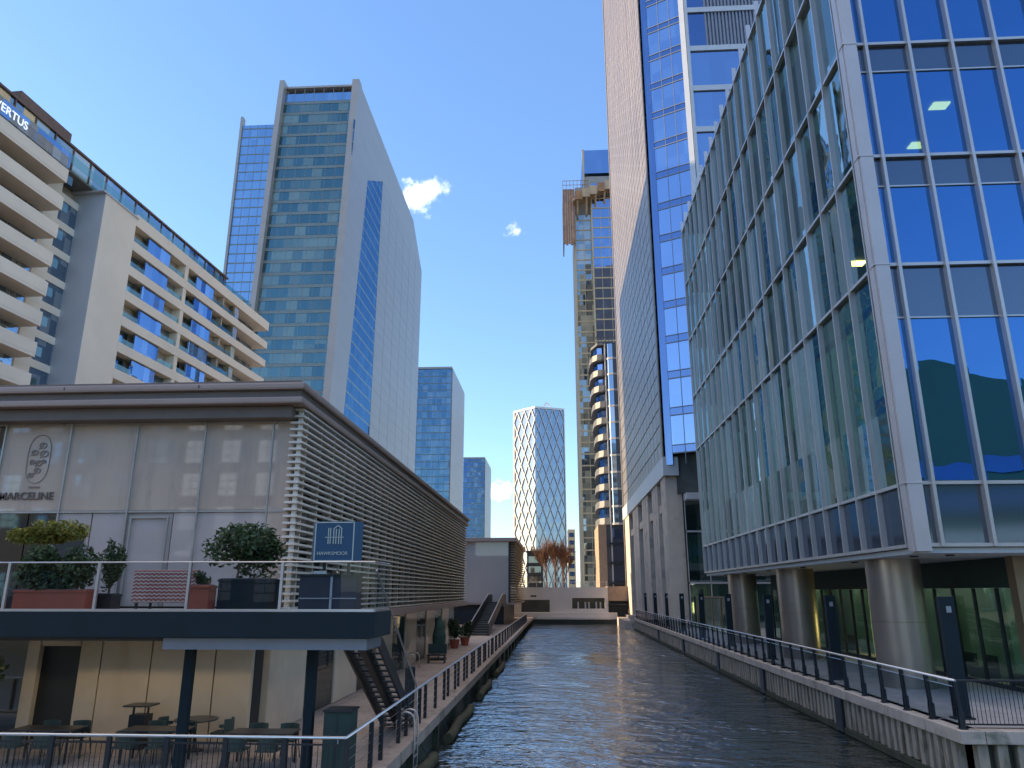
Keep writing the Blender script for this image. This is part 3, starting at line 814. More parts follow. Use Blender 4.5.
MB().prism([(-30.6, 534), (-14.6, 519.6), (6.8, 528), (6.3, 557), (-29.3, 561)], zz1, zz1+1.4).build('parapet', M['lattice'], dt)
MB().bar((-11, 532, zz1+1), (-6, 532, zz1+7), 1.1).bar((-6, 532, zz1+7), (-2.5, 532, zz1+3), 0.8).build('roof_crane', M['lattice'], dt)

fb_ = thing('far_block', 'thin pale far block seen right of the bare trees', 'building', (7.5, 400, 0))
MB().box(5.6, 9.5, 400, 415, 0, 36).build('wall', M['c_frame'], fb_)
for z in range(8, 34, 4): MB().box(6.2, 8.9, 399.85, 400.02, z, z+2.2).build('window', M['tw_glass_d'], fb_)

# ------------------------------------------------------------------ left: big slab tower and its neighbours
M['b_glass'] = tower_glass('green_blue_tower_glass', (0.34, 0.54, 0.56), (0.01, 0.03, 0.028), (0.22, 0.26, 0.17), (3.2, 3.2, 4.15), 0.36, 0.10, wave=0.05)
M['b_glass2'] = tower_glass('sky_blue_tower_glass', (0.5, 0.7, 0.95), (0.02, 0.06, 0.11), (0.12, 0.22, 0.32), (3.1, 3.1, 4.15), 0.55, 0.015)
M['b_band'] = plain('grey_green_band', (0.20, 0.25, 0.25), 0.4, metal=0.2, var=0.06, scale=0.1)
M['panel'] = plain('pale_grey_metal_panel', (0.38, 0.365, 0.35), 0.45, metal=0.15, var=0.05, scale=0.06, stretch=(1, 1, 4))
M['panel_joint'] = plain('panel_joint', (0.34, 0.33, 0.32), 0.5, var=0.05)
M['slot_glass'] = tower_glass('slot_glass', (0.22, 0.40, 0.62), (0.01, 0.04, 0.07), (0.06, 0.13, 0.2), (3.1, 3.1, 4.15), 0.3, 0.03)
bt = thing('slab_tower', 'huge left slab tower with green glass front and pale grey side wall', 'tower', (-75, 250, 0))
TOPB = 164.3
def b_front(z): return 191.0 + 0.068*z                  # the front leans back as it rises
def yz_prism(mb, pts, x0, x1):
    n = len(pts); b0 = len(mb.v)
    mb.v += [(x0, p[0], p[1]) for p in pts] + [(x1, p[0], p[1]) for p in pts]
    mb.f.append(tuple(range(b0, b0+n))); mb.f.append(tuple(reversed(range(b0+n, b0+2*n))))
    for i in range(n):
        j = (i+1) % n; mb.f.append((b0+i, b0+n+i, b0+n+j, b0+j))
bnd = MB(); mul = MB()
z = 20.0
while z < 161:
    top = z > 154
    h = 4.15
    y0, y1 = b_front(z)+1.2, b_front(z+h)+1.2
    w = MB(); yz_prism(w, [(y0, z+1.0), (y1, z+h), (y1+0.6, z+h), (y0+0.6, z+1.0)], -86.6, -64.2)
    w.build('window_strip', M['b_glass2'] if top else M['b_glass'], bt)
    yz_prism(bnd, [(y0-0.12, z-0.12), (y0-0.12, z+0.35), (y0+0.5, z+0.35), (y0+0.5, z-0.12)], -86.6, -64.2)
    yz_prism(bnd, [(y0+0.02, z+0.35), (y0+0.05, z+1.02), (y0+0.5, z+1.02), (y0+0.5, z+0.35)], -86.6, -64.2)
    z += h
x = -83.4
while x < -65:
    yz_prism(mul, [(b_front(20)+1.12, 20), (b_front(163)+1.12, 163), (b_front(163)+1.6, 163), (b_front(20)+1.6, 20)], x-0.07, x+0.07); x += 3.2
bnd.build('floor_band', M['b_band'], bt); mul.build('mullion', M['b_band'], bt)
bb = MB(); yz_prism(bb, [(190.8, 0), (202.0, TOPB+0.8), (205.5, TOPB+0.8), (205.5, TOPB), (222.4, TOPB), (201.3, 0)], -64.2, -62); bb.build('edge_fin', M['panel'], bt)
bb = MB()
yz_prism(bb, [(219, 138), (222.4, TOPB), (239, TOPB), (239, 149.6)], -64.2, -62)
yz_prism(bb, [(239, 0), (239, TOPB), (296, TOPB), (320, 150), (320, 0)], -64.2, -62)
bb.build('side_wall', M['panel'], bt)
jb = MB(); z = 8.3
while z < 150:
    jb.box(-62.0, -61.97, 239.5, 319.5, z, z+0.10); z += 4.15
jb.build('panel_joint', M['panel_joint'], bt)
for yy in (252, 265, 278, 291, 304): MB().box(-62.0, -61.96, yy, yy+0.12, 0, 149).build('panel_joint', M['panel_joint'], bt)
SLT = Frame((-62.35, 239), (-62.35, 200))
strip_tower(bt, SLT, 20, 149, 4.15, M['slot_glass'], M['b_band'], 4.6, 1.2)
bb = MB(); yz_prism(bb, [(190.4, 0), (201.4, TOPB+1), (205.5, TOPB+1), (195, 0)], -88.2, -86.6); bb.build('edge_fin', M['panel'], bt)
MB().box(-87.4, -64.3, 205, 319, 0, 163).build('wall', M['b_glass2'], bt)
MB().box(-86.4, -64.4, 203.0, 206.0, 163.2, 163.9).build('roof_rail', M['panel'], bt)

bk = thing('blue_glass_tower', 'blue glass tower mostly hidden behind the left edge of the slab tower', 'tower', (-112, 285, 0))
K1 = Frame((-132.6, 270), (-88, 270))
strip_tower(bk, K1, 70, 198, 4.2, M['b_glass2'], M['b_band'], 3.2, 1.0, 40)
MB().box(-132.6, -88, 270.4, 300, 0, 198).build('wall', M['b_glass2'], bk)
MB().box(-133.6, -132.6, 269.4, 272, 0, 202).build('edge_fin', M['panel'], bk)
MB().box(-100, -97, 262, 270, 60, 186).build('bay_wall', M['c_glass'], bk)

def simple_tower(name, label, x0, x1, y0, y1, h, gl, fh, mull, side):
    r = thing(name, label, 'tower', ((x0+x1)/2, (y0+y1)/2, 0))
    strip_tower(r, Frame((x0, y0), (x1, y0)), h*0.35, h, fh, gl, M['b_band'], mull, 1.0, 40)
    S = Frame((x1, y1), (x1, y0))
    b = MB(); n = int((h*0.65)/fh)
    MB().box(x0, x1-0.5, y0+0.4, y1, 0, h).build('wall', gl, r)
    b.bf(S, 0, S.L-0.6, -0.5, 0, 0, h); b.build('side_wall', side, r)
    bb = MB()
    for i in range(n): bb.bf(S, 1, S.L-1.5, 0, 0.06, h*0.35+i*fh, h*0.35+i*fh+0.5)
    bb.build('side_band', M['panel_joint'], r)
    MB().box(x0-0.2, x1+0.2, y0-0.2, y1, h, h+1.2).build('parapet', side, r)
    return r
M['m_glass'] = tower_glass('teal_tower_glass', (0.50, 0.68, 0.78), (0.05, 0.09, 0.11), (0.28, 0.36, 0.36), (2.8, 2.8, 4), 0.5, 0.03)
M['s_glass'] = tower_glass('dark_blue_tower_glass', (0.38, 0.52, 0.78), (0.02, 0.045, 0.09), (0.12, 0.18, 0.28), (2.8, 2.8, 4), 0.5, 0.03)
simple_tower('teal_glass_tower', 'teal glass tower with pale side wall just right of the slab tower', -82.5, -60, 412, 470, 130, M['m_glass'], 4.2, 3.2, M['panel'])
simple_tower('dark_blue_tower', 'smallest far dark blue tower left of the diamond tower', -74, -57, 585, 640, 107, M['s_glass'], 4.2, 3.4, M['panel'])

# ------------------------------------------------------------------ left: cream apartment block with balconies
M['cream'] = plain('cream_render', (0.84, 0.74, 0.60), 0.7, var=0.06, scale=0.15)
M['cool_wall'] = plain('grey_cladding_wall', (0.50, 0.51, 0.55), 0.6, var=0.06, scale=0.2)
M['r_glass'] = tower_glass('apartment_glass', (0.5, 0.68, 0.9), (0.04, 0.055, 0.06), (0.40, 0.40, 0.36), (1.3, 1.3, 3.36), 0.4, 0.08)
M['r_blue'] = tower_glass('blue_apartment_glass', (0.36, 0.55, 0.9), (0.02, 0.06, 0.13), (0.25, 0.36, 0.50), (1.2, 1.2, 3.36), 0.42, 0.16)
M['r_dark'] = plain('recess_wall', (0.46, 0.38, 0.30), 0.8, var=0.2, scale=0.4)
M['brown'] = plain('brown_roof_plant_cladding', (0.17, 0.11, 0.09), 0.7, var=0.15)
M['green_glass'] = clear_glass('green_balcony_glass', (0.75, 0.9, 0.85), (0.66, 0.8, 0.74), 0.14, 0.006)
ap = thing('apartment_block', 'long cream apartment block with stacked balconies rising behind the left pavilion', 'apartment block', (-60, 80, 0))
a_ = R(2.7)
AF = Frame((-53 - 60*math.sin(a_), 77.5 - 60*math.cos(a_)), (-53 + 44.4*math.sin(a_), 77.5 + 44.4*math.cos(a_)))
S0 = 60.0                                   # frame s = S0 + distance from the stair wall corner
FH = 3.36
# body
MB().bf(AF, S0-1.6, S0+32.3, -14, -1.35, 0, 50.0).bf(AF, 0, S0-7.7, -14, -2.5, 0, 50.0).bf(AF, S0-7.7, S0-1.6, -14, -4.1, 0, 50.0).bf(AF, S0+32.3, S0+44.0, -13, -3.0, 0, 50).build('core', M['r_dark'], ap)
MB().bf(AF, S0-1.6, S0+4.6, -5, 0, 0, 49.8).build('stair_wall', M['cream'], ap)
MB().bf(AF, S0-1.64, S0-1.6, -4.9, -0.01, 0, 49.8).build('stair_side_wall', M['cool_wall'], ap)
MB().bf(AF, S0-2.2, S0+4.9, -5, 0.12, 49.8, 50.0).build('stair_wall_cap', M['cool_wall'], ap)
w = MB().bf(AF, S0+16.7, S0+17.5, -2.5, -0.02, 0, 49.0); w.build('fin', M['cream'], ap)
for k in range(15):
    zt = 48.85 - FH*k                        # top of this storey's opening
    zb = zt - 2.15
    if zb < 4: break
    # floor edge above the opening
    top = 50.4 if k == 0 else zt + (FH - 2.15)
    MB().bf(AF, S0+4.6, S0+44.4, -3, 0.03, zt, top).build('floor_edge', M['cream'], ap)
    if zb < 17: continue
    for (sa, sb, ga, gb) in ((4.6, 16.7, 8.0, 13.1), (17.5, 32.3, 20.2, 25.4)):
        MB().bf(AF, S0+ga, S0+gb, -0.5, -0.25, zb, zt).build('window', M['r_blue'], ap)
        MB().bf(AF, S0+sa, S0+ga-0.02, -1.35, -1.25, zb, zt).build('window', M['r_glass'] if k % 3 else M['r_dark'], ap)
        MB().bf(AF, S0+gb+0.02, S0+sb, -1.35, -1.25, zb, zt).build('window', M['r_glass'] if k % 2 else M['r_dark'], ap)
        MB().bf(AF, S0+sa, S0+ga-0.05, -0.2, -0.17, zb, zb+0.75).build('balcony_glass', M['green_glass'], ap)
        MB().bf(AF, S0+gb+0.05, S0+sb, -0.2, -0.17, zb, zb+0.75).build('balcony_glass', M['green_glass'], ap)
    MB().bf(AF, S0+28.4, S0+28.8, -1.35, -0.3, zb, zt).build('balcony_divider', M['r_dark'], ap)
    MB().bf(AF, S0+32.4, S0+43.2, -3.0, -2.2, zb-0.02, zt).build('window', M['r_glass'], ap)
    MB().bf(AF, S0+32.3, S0+33.6, -2.6, -0.25, zb, zt).build('end_screen', M['c_glass'], ap)
# balcony wing at the left
for k in range(14):
    zt = 49.0 - FH*k
    if zt < 16: break
    MB().bf(AF, 0, S0-8.0, -2.6, 0.0, zt-1.55, zt-1.25).build('balcony_slab', M['cream'], ap)
    MB().bf(AF, 0, S0-8.0, -0.14, 0.02, zt-1.25, zt).build('balcony_parapet', M['cream'], ap)
    MB().bf(AF, S0-8.02, S0-6.5, -0.6, -0.56, zt-1.1, zt-0.1).bf(AF, S0-8.02, S0-7.98, -2.6, -0.14, zt-1.1, zt-0.2).build('balcony_glass', M['green_glass'], ap)
    b = MB()
    for s in range(0, 52, 2): b.bf(AF, s+0.15, s+1.9, -2.5, -2.4, zt, zt+1.8)
    b.build('window_strip', M['r_glass'], ap)
    b = MB()
    for s in (12, 26, 40): b.bf(AF, s, s+0.3, -2.4, -0.3, zt, zt+1.8)
    b.build('balcony_divider', M['cream'], ap)
MB().bf(AF, S0-7.6, S0-4.9, -6, -3.0, 0, 50.2).build('corner_wall', M['cream'], ap)
for k in range(11):
    z = 47.6 - FH*k
    MB().bf(AF, S0-4.9, S0-1.66, -4.05, -3.3, z-2.5, z).build('stair_window', M['r_glass'], ap)
    MB().bf(AF, S0-4.9, S0-1.66, -4.05, -3.2, z, z+0.86).build('stair_spandrel', M['cream'], ap)
# roof storey
b = MB()
for s in range(0, 90, 3): MB().bf(AF, s+0.06, min(s+2.94, S0+31), -1.6, -1.5, 50.4, 53.1).build('roof_window', M['c_glass'] if s < 60 else M['r_glass'], ap)  # warm tinted glass paints the yellow lit look of these panes
b.bf(AF, 0, S0+31.2, -4, -1.3, 53.1, 53.35)
for s in range(0, 92, 3): b.bf(AF, s-0.06, s+0.06, -1.6, -1.38, 50.4, 53.1)
b.build('roof_frame', M['brown'], ap)
MB().bf(AF, 0, S0+38, -0.5, -0.46, 50.42, 51.5).build('roof_balustrade', M['green_glass'], ap)
MB().bf(AF, 0, S0+44.2, -14, -1.3, 50.0, 50.2).build('roof', M['ground'], ap)
MB().bf(AF, S0-12.5, S0-4.5, -9, -3.4, 53.35, 56.2).build('roof_plant_room', M['brown'], ap)

hb = thing('shade_block', 'unseen cream block added behind the balconied one to shade the stone tower', 'apartment block', (-95, 80, 0))  # hidden from view, added to cast the long shadow on the stone tower
MB().box(-112, -80, 25, 131, 0, 74).build('wall', M['cream'], hb)
for k in range(20): MB().box(-79.98, -79.9, 27, 129, 5+k*3.4, 6.8+k*3.4).build('window_strip', M['r_glass'], hb)

def text_mesh(txt, size, mat, parent, origin, uvec, depth=0.02, align='LEFT', up=(0, 0, 1), name='lettering', bold=0.0):
    cu = bpy.data.curves.new('lettering', 'FONT'); cu.body = txt; cu.size = size; cu.extrude = depth; cu.align_x = align; cu.offset = bold
    t = bpy.data.objects.new('lettering_source', cu); COL.objects.link(t)
    dg = bpy.context.evaluated_depsgraph_get()
    me = bpy.data.meshes.new_from_object(t.evaluated_get(dg))
    bpy.data.objects.remove(t); 
    u = Vector(uvec).normalized(); upv = Vector(up); n = u.cross(upv)
    off_ = WL[parent.name] if parent else Vector((0, 0, 0))
    for v in me.vertices:
        p = Vector(origin) + u*v.co.x + upv*v.co.y + n*v.co.z
        v.co = p - off_
    me.materials.clear(); me.materials.append(mat); me.name = name
    o = bpy.data.objects.new(name, me); COL.objects.link(o)
    if parent: o.parent = parent; WL[o.name] = off_.copy()
    return o
MB().bf(AF, S0-18.9, S0-8.2, 0.03, 0.08, 49.1, 50.9).build('sign_panel', M['r_blue'], ap)
text_mesh('VERTUS', 1.25, M['white_lit'], ap, AF.at(S0-18.9, 0.11, 49.55), (AF.u.x, AF.u.y, 0))

# ------------------------------------------------------------------ left pavilion (restaurant building)
M['p_panel'] = plain('taupe_facade_panel', (0.58, 0.44, 0.345), 0.5, var=0.10, scale=0.9, coat=1.0, stretch=(1, 1, 0.2), dirt=((0.47, 0.36, 0.29), 1.4))
M['p_door'] = plain('pale_grey_door_panel', (0.52, 0.43, 0.40), 0.45, var=0.05, coat=0.6)
M['p_ground'] = plain('beige_ground_floor_panel', (0.78, 0.61, 0.44), 0.5, var=0.1, scale=0.7, coat=0.5)
M['p_roof'] = plain('brown_grey_roof_fascia', (0.38, 0.28, 0.24), 0.5, var=0.08, scale=0.4, metal=0.2)
M['p_soffit'] = plain('brown_soffit', (0.17, 0.13, 0.11), 0.6, var=0.1)
M['slat'] = plain('warm_grey_slat', (0.76, 0.67, 0.58), 0.5, var=0.07, scale=0.4)
M['joint'] = plain('dark_joint', (0.03, 0.03, 0.032), 0.6)
M['trim'] = plain('thin_pale_trim', (0.42, 0.39, 0.36), 0.4, metal=0.4)
M['inner_win'] = tower_glass('shaded_window', (0.45, 0.5, 0.5), (0.03, 0.03, 0.03), (0.16, 0.14, 0.11), (1.0, 2.0, 6.5), 0.35, 0.02)
pv = thing('slatted_pavilion', 'two storey taupe restaurant pavilion wrapped in horizontal slats on the left promenade', 'restaurant building', (-19, 42, 0))
X0, X1, Y0, Y1 = -30.0, -7.9, 21.7, 63.5
MB().box(X0, X1-0.25, Y0+0.25, Y1, 3.3, 9.6).build('wall', M['joint'], pv)
MB().box(X0-0.3, -7.45, 20.85, 64.0, 9.83, 10.06).build('roof', M['p_roof'], pv, bevel=0.07)
MB().box(X0-0.2, -7.58, 21.0, 63.9, 9.62, 9.83).build('roof_groove', M['p_soffit'], pv)
MB().box(X0-0.2, -7.5, 20.9, 63.95, 9.42, 9.62).build('roof_band', M['p_roof'], pv, bevel=0.05)
MB().box(X0-0.1, -7.62, 21.0, 63.8, 10.05, 10.14).box(X0, -7.9, 21.2, 63.6, 9.05, 9.42).build('roof_lip', M['p_soffit'], pv, bevel=0.02)
b = MB()
for x in (-28, -23.5, -19.2, -14.9, -10.7): b.box(x, x+0.03, 20.842, 20.86, 9.9, 9.99)
b.build('roof_joint', M['joint'], pv)
xs = [-29.9, -27.75, -25.6, -23.45, -21.4, -19.25, -17.12, -15.0, -12.87, -10.72, -8.6]
for i in range(len(xs)-1):
    if i == 5: MB().box(xs[i]+0.02, xs[i+1]-0.02, Y0+0.02, Y0+0.2, 3.6, 9.0).build('window', M['inner_win'], pv)
    else: MB().box(xs[i]+0.02, xs[i+1]-0.02, Y0, Y0+0.2, 6.36, 9.02).build('facade_panel', M['p_panel'], pv)
MB().box(-8.58, -7.95, Y0, Y0+0.2, 3.6, 9.02).build('facade_panel', M['p_panel'], pv)
# lower row of the upper floor: doors and panels
lx = [-17.1, -15.95, -15.0, -13.95, -12.87, -11.45, -10.72, -8.6]
for a, c in zip(lx[:-1], lx[1:]):
    if a in (-17.1,): MB().box(a+0.02, c-0.02, Y0+0.03, Y0+0.2, 3.6, 6.28).build('window', M['inner_win'], pv)
    elif a == -15.95: MB().box(a+0.02, c-0.02, Y0+0.03, Y0+0.2, 3.6, 6.28).build('window', M['inner_win'], pv)
    elif a == -12.87:
        MB().box(a+0.02, c-0.02, Y0+0.05, Y0+0.2, 3.6, 6.28).build('door', M['p_door'], pv)
        MB().box(a+0.12, a+0.17, Y0-0.02, Y0+0.05, 3.6, 6.18).box(c-0.17, c-0.12, Y0-0.02, Y0+0.05, 3.6, 6.18).box(a+0.17, c-0.17, Y0-0.02, Y0+0.05, 6.12, 6.18).build('door_frame', M['trim'], pv)
    else: MB().box(a+0.02, c-0.02, Y0+0.02, Y0+0.2, 3.6, 6.28).build('facade_panel', M['p_door'], pv)
MB().box(-14.95, -14.1, Y0-0.02, Y0+0.015, 3.6, 5.6).build('doorway', M['joint'], pv)
b = MB().box(-30, -8, Y0-0.03, Y0+0.1, 6.29, 6.35).box(-30, -8, Y0-0.02, Y0+0.1, 9.0, 9.05)
for x in xs[1:]: b.box(x-0.025, x+0.025, Y0-0.05, Y0+0.15, 3.6, 9.02)
b.build('facade_trim', M['trim'], pv)
MB().tube([(-14.55, Y0-0.1, 5.75), (-14.3, Y0-0.1, 5.75)], 0.05, 8).box(-14.75, -14.1, Y0-0.04, Y0-0.01, 5.66, 5.84).build('wall_lamp', M['dark'], pv)
# restaurant name and its oval crest on the second panel
M['sign_brown'] = plain('dark_brown_lettering', (0.14, 0.10, 0.085), 0.6)
M['crest'] = plain('faint_brown_crest', (0.34, 0.25, 0.205), 0.6)
text_mesh('MARCELINE', 0.33, M['sign_brown'], pv, (-16.98, Y0-0.03, 6.70), (1, 0, 0), 0.012, bold=0.002)
b = MB()
ring = []
for i in range(41):
    t = 2*math.pi*i/40
    ring.append((-15.93 + 0.36*math.cos(t), Y0-0.012, 7.95 + 0.75*math.copysign(abs(math.sin(t))**0.6, math.sin(t))))
b.tube(ring, 0.014, 6)
for (dx, dz, r) in ((0.08, 0.42, 0.11), (-0.15, 0.2, 0.10), (0.16, 0.16, 0.12), (-0.18, -0.1, 0.08), (0.03, -0.13, 0.1), (0.18, -0.08, 0.07), (0.02, -0.36, 0.1), (-0.17, -0.5, 0.08)):
    rr = [(-15.93+dx+r*math.cos(2*math.pi*i/12), Y0-0.012, 7.95+dz+r*0.8*math.sin(2*math.pi*i/12)) for i in range(13)]
    b.tube(rr, 0.02, 5)
    b.tube([(-15.93+dx-r, Y0-0.012, 7.95+dz-r), (-15.93+dx+r*0.4, Y0-0.012, 7.95+dz+r*0.7)], 0.018, 5)
b.build('crest', M['crest'], pv)
text_mesh('LONDON', 0.085, M['crest'], pv, (-16.1, Y0-0.03, 7.05), (1, 0, 0), 0.01)
# slatted side facing the canal
b = MB(); z = 3.32
while z < 9.35:
    b.box(-7.80, -7.6, 21.75, 63.5, z, z+0.06)
    b.box(-8.02, -7.62, 21.5, 21.75, z, z+0.065)
    z += 0.2
b.build('louvre_screen', M['slat'], pv)
b = MB(); y = 22.2
while y < 63.4: b.box(-7.95, -7.72, y-0.04, y+0.04, 3.25, 9.4); y += 1.45
b.box(-7.82, -7.70, 21.6, 21.72, 3.25, 9.4)
b.build('louvre_bracket', M['slat'], pv)
for k in range(14):
    y = 22.4+k*2.9
    MB().box(X1-0.24, X1-0.2, y, y+1.9, 3.9, 8.9).build('window', M['inner_win'], pv)
MB().box(-9.0, -7.5, 21.6, 63.9, 2.95, 3.28).build('floor_edge', M['p_roof'], pv, bevel=0.03)
# ground floor
MB().box(X0, -8.65, 22.0, 63.0, 0, 2.94).build('ground_wall', M['joint'], pv)
gx = [-30, -26, -22, -18, -15.35, -14.95, -13.75, -13.1, -11.62, -10.58, -9.74, -8.65]
for a, c in zip(gx[:-1], gx[1:]):
    if a == -14.95: MB().box(a+0.02, c-0.02, 22.2, 22.35, 0.02, 2.45).build('door', M['r_dark'], pv); MB().box(a+0.02, c-0.02, 21.8, 22.0, 2.5, 2.94).build('ground_panel', M['p_ground'], pv)
    elif a == -18: MB().box(a+0.02, c-0.02, 21.85, 21.99, 0.02, 2.9).build('window', M['inner_win'], pv)
    else: MB().box(a+0.02, c-0.02, 21.8, 21.99, 0.02, 2.94).build('ground_panel', M['p_ground'], pv)
for k in range(12):
    y = 22.6+k*3.35
    if k % 2: MB().box(-8.66, -8.5, y, y+3.3, 0.02, 2.94).build('window', M['inner_win'], pv)
    else: MB().box(-8.66, -8.45, y, y+3.3, 0.02, 2.94).build('ground_panel', M['p_ground'], pv)
for (x, y, z) in ((-14.6, 22.0, 2.2),): pass

# ------------------------------------------------------------------ terrace deck in front of the pavilion
dk = thing('terrace_deck', 'raised dark navy terrace deck on steel posts in front of the pavilion', 'terrace', (-14, 19, 0))
MB().box(-30, -4.07, 17.0, 18.55, 3.42, 3.55).box(-30, -7.65, 18.55, 21.6, 3.42, 3.55).build('floor', M['pave_l'], dk)
MB().box(-30, -4.05, 16.94, 17.1, 3.02, 3.57).box(-4.2, -4.05, 17.1, 18.6, 3.02, 3.57).build('fascia', M['navy'], dk, bevel=0.01)
MB().box(-30, -4.3, 17.3, 17.5, 2.95, 3.4).box(-30, -7.7, 20.9, 21.1, 2.7, 3.4).box(-8.9, -4.3, 18.2, 18.4, 2.72, 3.4).build('beam', M['dark'], dk)
MB().box(-8.9, -4.25, 17.12, 18.5, 2.76, 3.0).build('underside_panel', M['louvre'], dk)
for xx in (-14.0, -12.0, -10.0, -7.0): MB().lathe((xx, 20.2, 3.36), [(0.09, 0), (0.11, 0.06)], 16).build('downlight', M['deck_fill'], dk)  # glowing discs added under the deck to brighten the ground terrace
for (x, y) in ((-8.65, 18.0), (-5.72, 18.0), (-14.6, 18.0), (-20, 18.0), (-4.75, 18.3)):
    if x == -4.75: continue
    MB().bar((x, y, 0), (x, y, 2.85), 0.2, 0.2).build('post', M['navy'], dk)
tr = thing('terrace_balustrade', 'clear glass balustrade along the edge of the raised restaurant terrace', 'balustrade', (-14, 17, 3.57))
b = MB().tube([(-30, 17.02, 4.66), (-4.12, 17.02, 4.66), (-4.12, 18.5, 4.66)], 0.018, 8)
b.build('handrail', M['steel'], tr)
MB().box(-30, -4.1, 16.985, 17.06, 3.575, 3.63).box(-4.16, -4.08, 17.06, 18.5, 3.575, 3.63).build('shoe', M['steel'], tr)
x = -4.12; k = 0
while x > -29:
    MB().box(x-2.12, x-0.02, 17.01, 17.03, 3.63, 4.65).build('glass_panel', M['rail_glass'], tr)
    MB().box(x-2.16, x-2.10, 16.99, 17.05, 3.63, 4.66).build('post', M['steel'], tr); x -= 2.16
MB().box(-4.13, -4.11, 17.05, 18.5, 3.63, 4.65).build('glass_panel', M['rail_glass'], tr)

# open-riser stair descending along the promenade
st = thing('terrace_stair', 'dark open tread stair with glass side descending from the terrace deck', 'staircase', (-5.1, 21, 0))
SX0, SX1, SY0, SY1, SZ0, SZ1 = -5.4, -4.5, 18.6, 24.6, 3.5, 0.0
n = 20
for i in range(n):
    t = (i+0.5)/n
    y = SY0+(SY1-SY0)*t; z = SZ0+(SZ1-SZ0)*(i+1)/(n+0.6)
    MB().box(SX0+0.08, SX1-0.08, y-0.14, y+0.14, z-0.04, z).build('tread', M['dark'], st)
b = MB()
for xx in (SX0, (SX0+SX1)/2, SX1): b.bar((xx, SY0-0.05, SZ0-0.22), (xx, SY1, SZ1+0.05), 0.06 if xx != (SX0+SX1)/2 else 0.16, 0.34)
b.build('stringer', M['dark'], st)
b = MB()
for xx in (SX1+0.04, SX0-0.04):
    b = MB(); b.poly([(xx, SY0, SZ0-0.05), (xx, SY1, 0.12), (xx, SY1, 1.15), (xx, SY0, SZ0+1.0)])
    b.poly([(xx+0.012, SY0, SZ0-0.05), (xx+0.012, SY0, SZ0+1.0), (xx+0.012, SY1, 1.15), (xx+0.012, SY1, 0.12)])
    b.build('glass_side', M['rail_glass'], st)
    MB().tube([(xx, SY0, SZ0+1.02), (xx, SY1, 1.17), (xx, SY1+0.1, 0.3)], 0.025, 8).build('handrail', M['steel'], st)

# ------------------------------------------------------------------ second pavilion and the canal's end
M['p2'] = plain('pale_grey_pavilion_panel', (0.48, 0.42, 0.38), 0.5, var=0.06, scale=0.3, coat=0.4)
M['p2_side'] = plain('gold_lit_slat_screen', (0.48, 0.38, 0.24), 0.6, var=0.1, scale=0.4)  # gold reflected light put into the base colour of the slats
p2 = thing('small_pavilion', 'plain grey box pavilion with slats tinted as gold reflected light beyond the first pavilion', 'pavilion', (-12, 108, 0))
MB().box(-20, -6.35, 98.3, 124, 2.7, 10.3).build('wall', M['p2'], p2)
MB().box(-20.2, -5.2, 97.6, 124.6, 10.3, 10.8).build('roof', M['p_roof'], p2, bevel=0.05)
b = MB(); z = 2.8
while z < 10.2: b.box(-6.3, -5.5, 98.6, 124, z, z+0.14); z += 0.33
b.build('louvre_screen', M['p2_side'], p2)
MB().box(-6.34, -6.1, 98.2, 98.6, 2.7, 10.3).build('corner_slot', M['joint'], p2)
MB().box(-19, -7, 99.5, 123, 0, 2.7).build('base', M['dark'], p2)
MB().box(-20, -5.4, 98.2, 124, 2.45, 2.7).build('floor_edge', M['p_roof'], p2)
b = MB().box(-11.5, -9.4, 98.25, 98.3, 2.8, 10.2)
es = thing('dark_stair', 'dark external stair with sloping sides climbing to the small pavilion', 'staircase', (-7.5, 82, 0))
n = 16
for i in range(n):
    y = 74+i*1.1; z = 0.18*(i+1)
    MB().box(-8.3, -6.7, y, y+1.12, max(0, z-0.18), z).build('step', M['interior_dark'], es)
for xx in (-8.35, -6.65):
    b = MB(); yz_prism(b, [(73.5, 0), (92, 2.7), (97.5, 2.7), (97.5, 3.7), (92, 3.7), (73.5, 1.05)], xx-0.04, xx+0.04); b.build('side_panel', M['dark'], es)
    MB().tube([(xx, 73.5, 1.15), (xx, 92, 3.8), (xx, 97.5, 3.8)], 0.05, 8).build('handrail', M['alum'], es)
MB().box(-8.4, -6.6, 92, 98.1, 2.3, 2.62).build('landing', M['dark'], es)

M['white_conc'] = plain('pale_concrete_terrace', (0.62, 0.59, 0.56), 0.7, var=0.1, scale=0.3)
tag(MB().box(-30, 60, 131.5, 390, 4.3, 4.75).build('plaza', M['pave_r']), kind='structure')
te = thing('terrace_wall', 'pale concrete terrace wall with dark openings across the canal end', 'retaining wall', (2, 129, -1))
MB().box(-8, 9.5, 127.0, 131.5, -1.5, -0.3).build('quay_face', M['wet_wall'], te)
MB().box(-8, 9.6, 126.9, 131.5, -0.3, 0.75).build('coping', M['white_conc'], te, bevel=0.05)
b = MB()
b.box(-30, -6.2, 127.6, 131.5, -1, 4.75)
for (xa, xb, za, zb) in ((-6.2, -1.4, 2.75, 3.2), (-6.2, -4.6, 3.2, 3.5), (-3.6, -1.4, 3.2, 3.5), (-6.2, -1.4, 3.5, 4.75), (-1.4, 2.3, 0.75, 4.75), (2.3, 7.7, 3.05, 4.75), (2.3, 7.7, 0.75, 1.35), (7.7, 8.2, 0.75, 4.75)):
    b.box(xa, xb, 127.6, 128.4, za, zb)
b.build('wall', M['white_conc'], te)
MB().box(-6.2, 7.7, 130.2, 130.4, 0.7, 4.6).build('opening_back', M['interior_dark'], te)
b = MB()
for x in (3.2, 4.4, 5.0, 6.2, 6.9): b.box(x, x+0.25, 129, 129.3, 1.35, 2.4)
b.build('opening_clutter', M['cool_wall'], te)
b = MB()
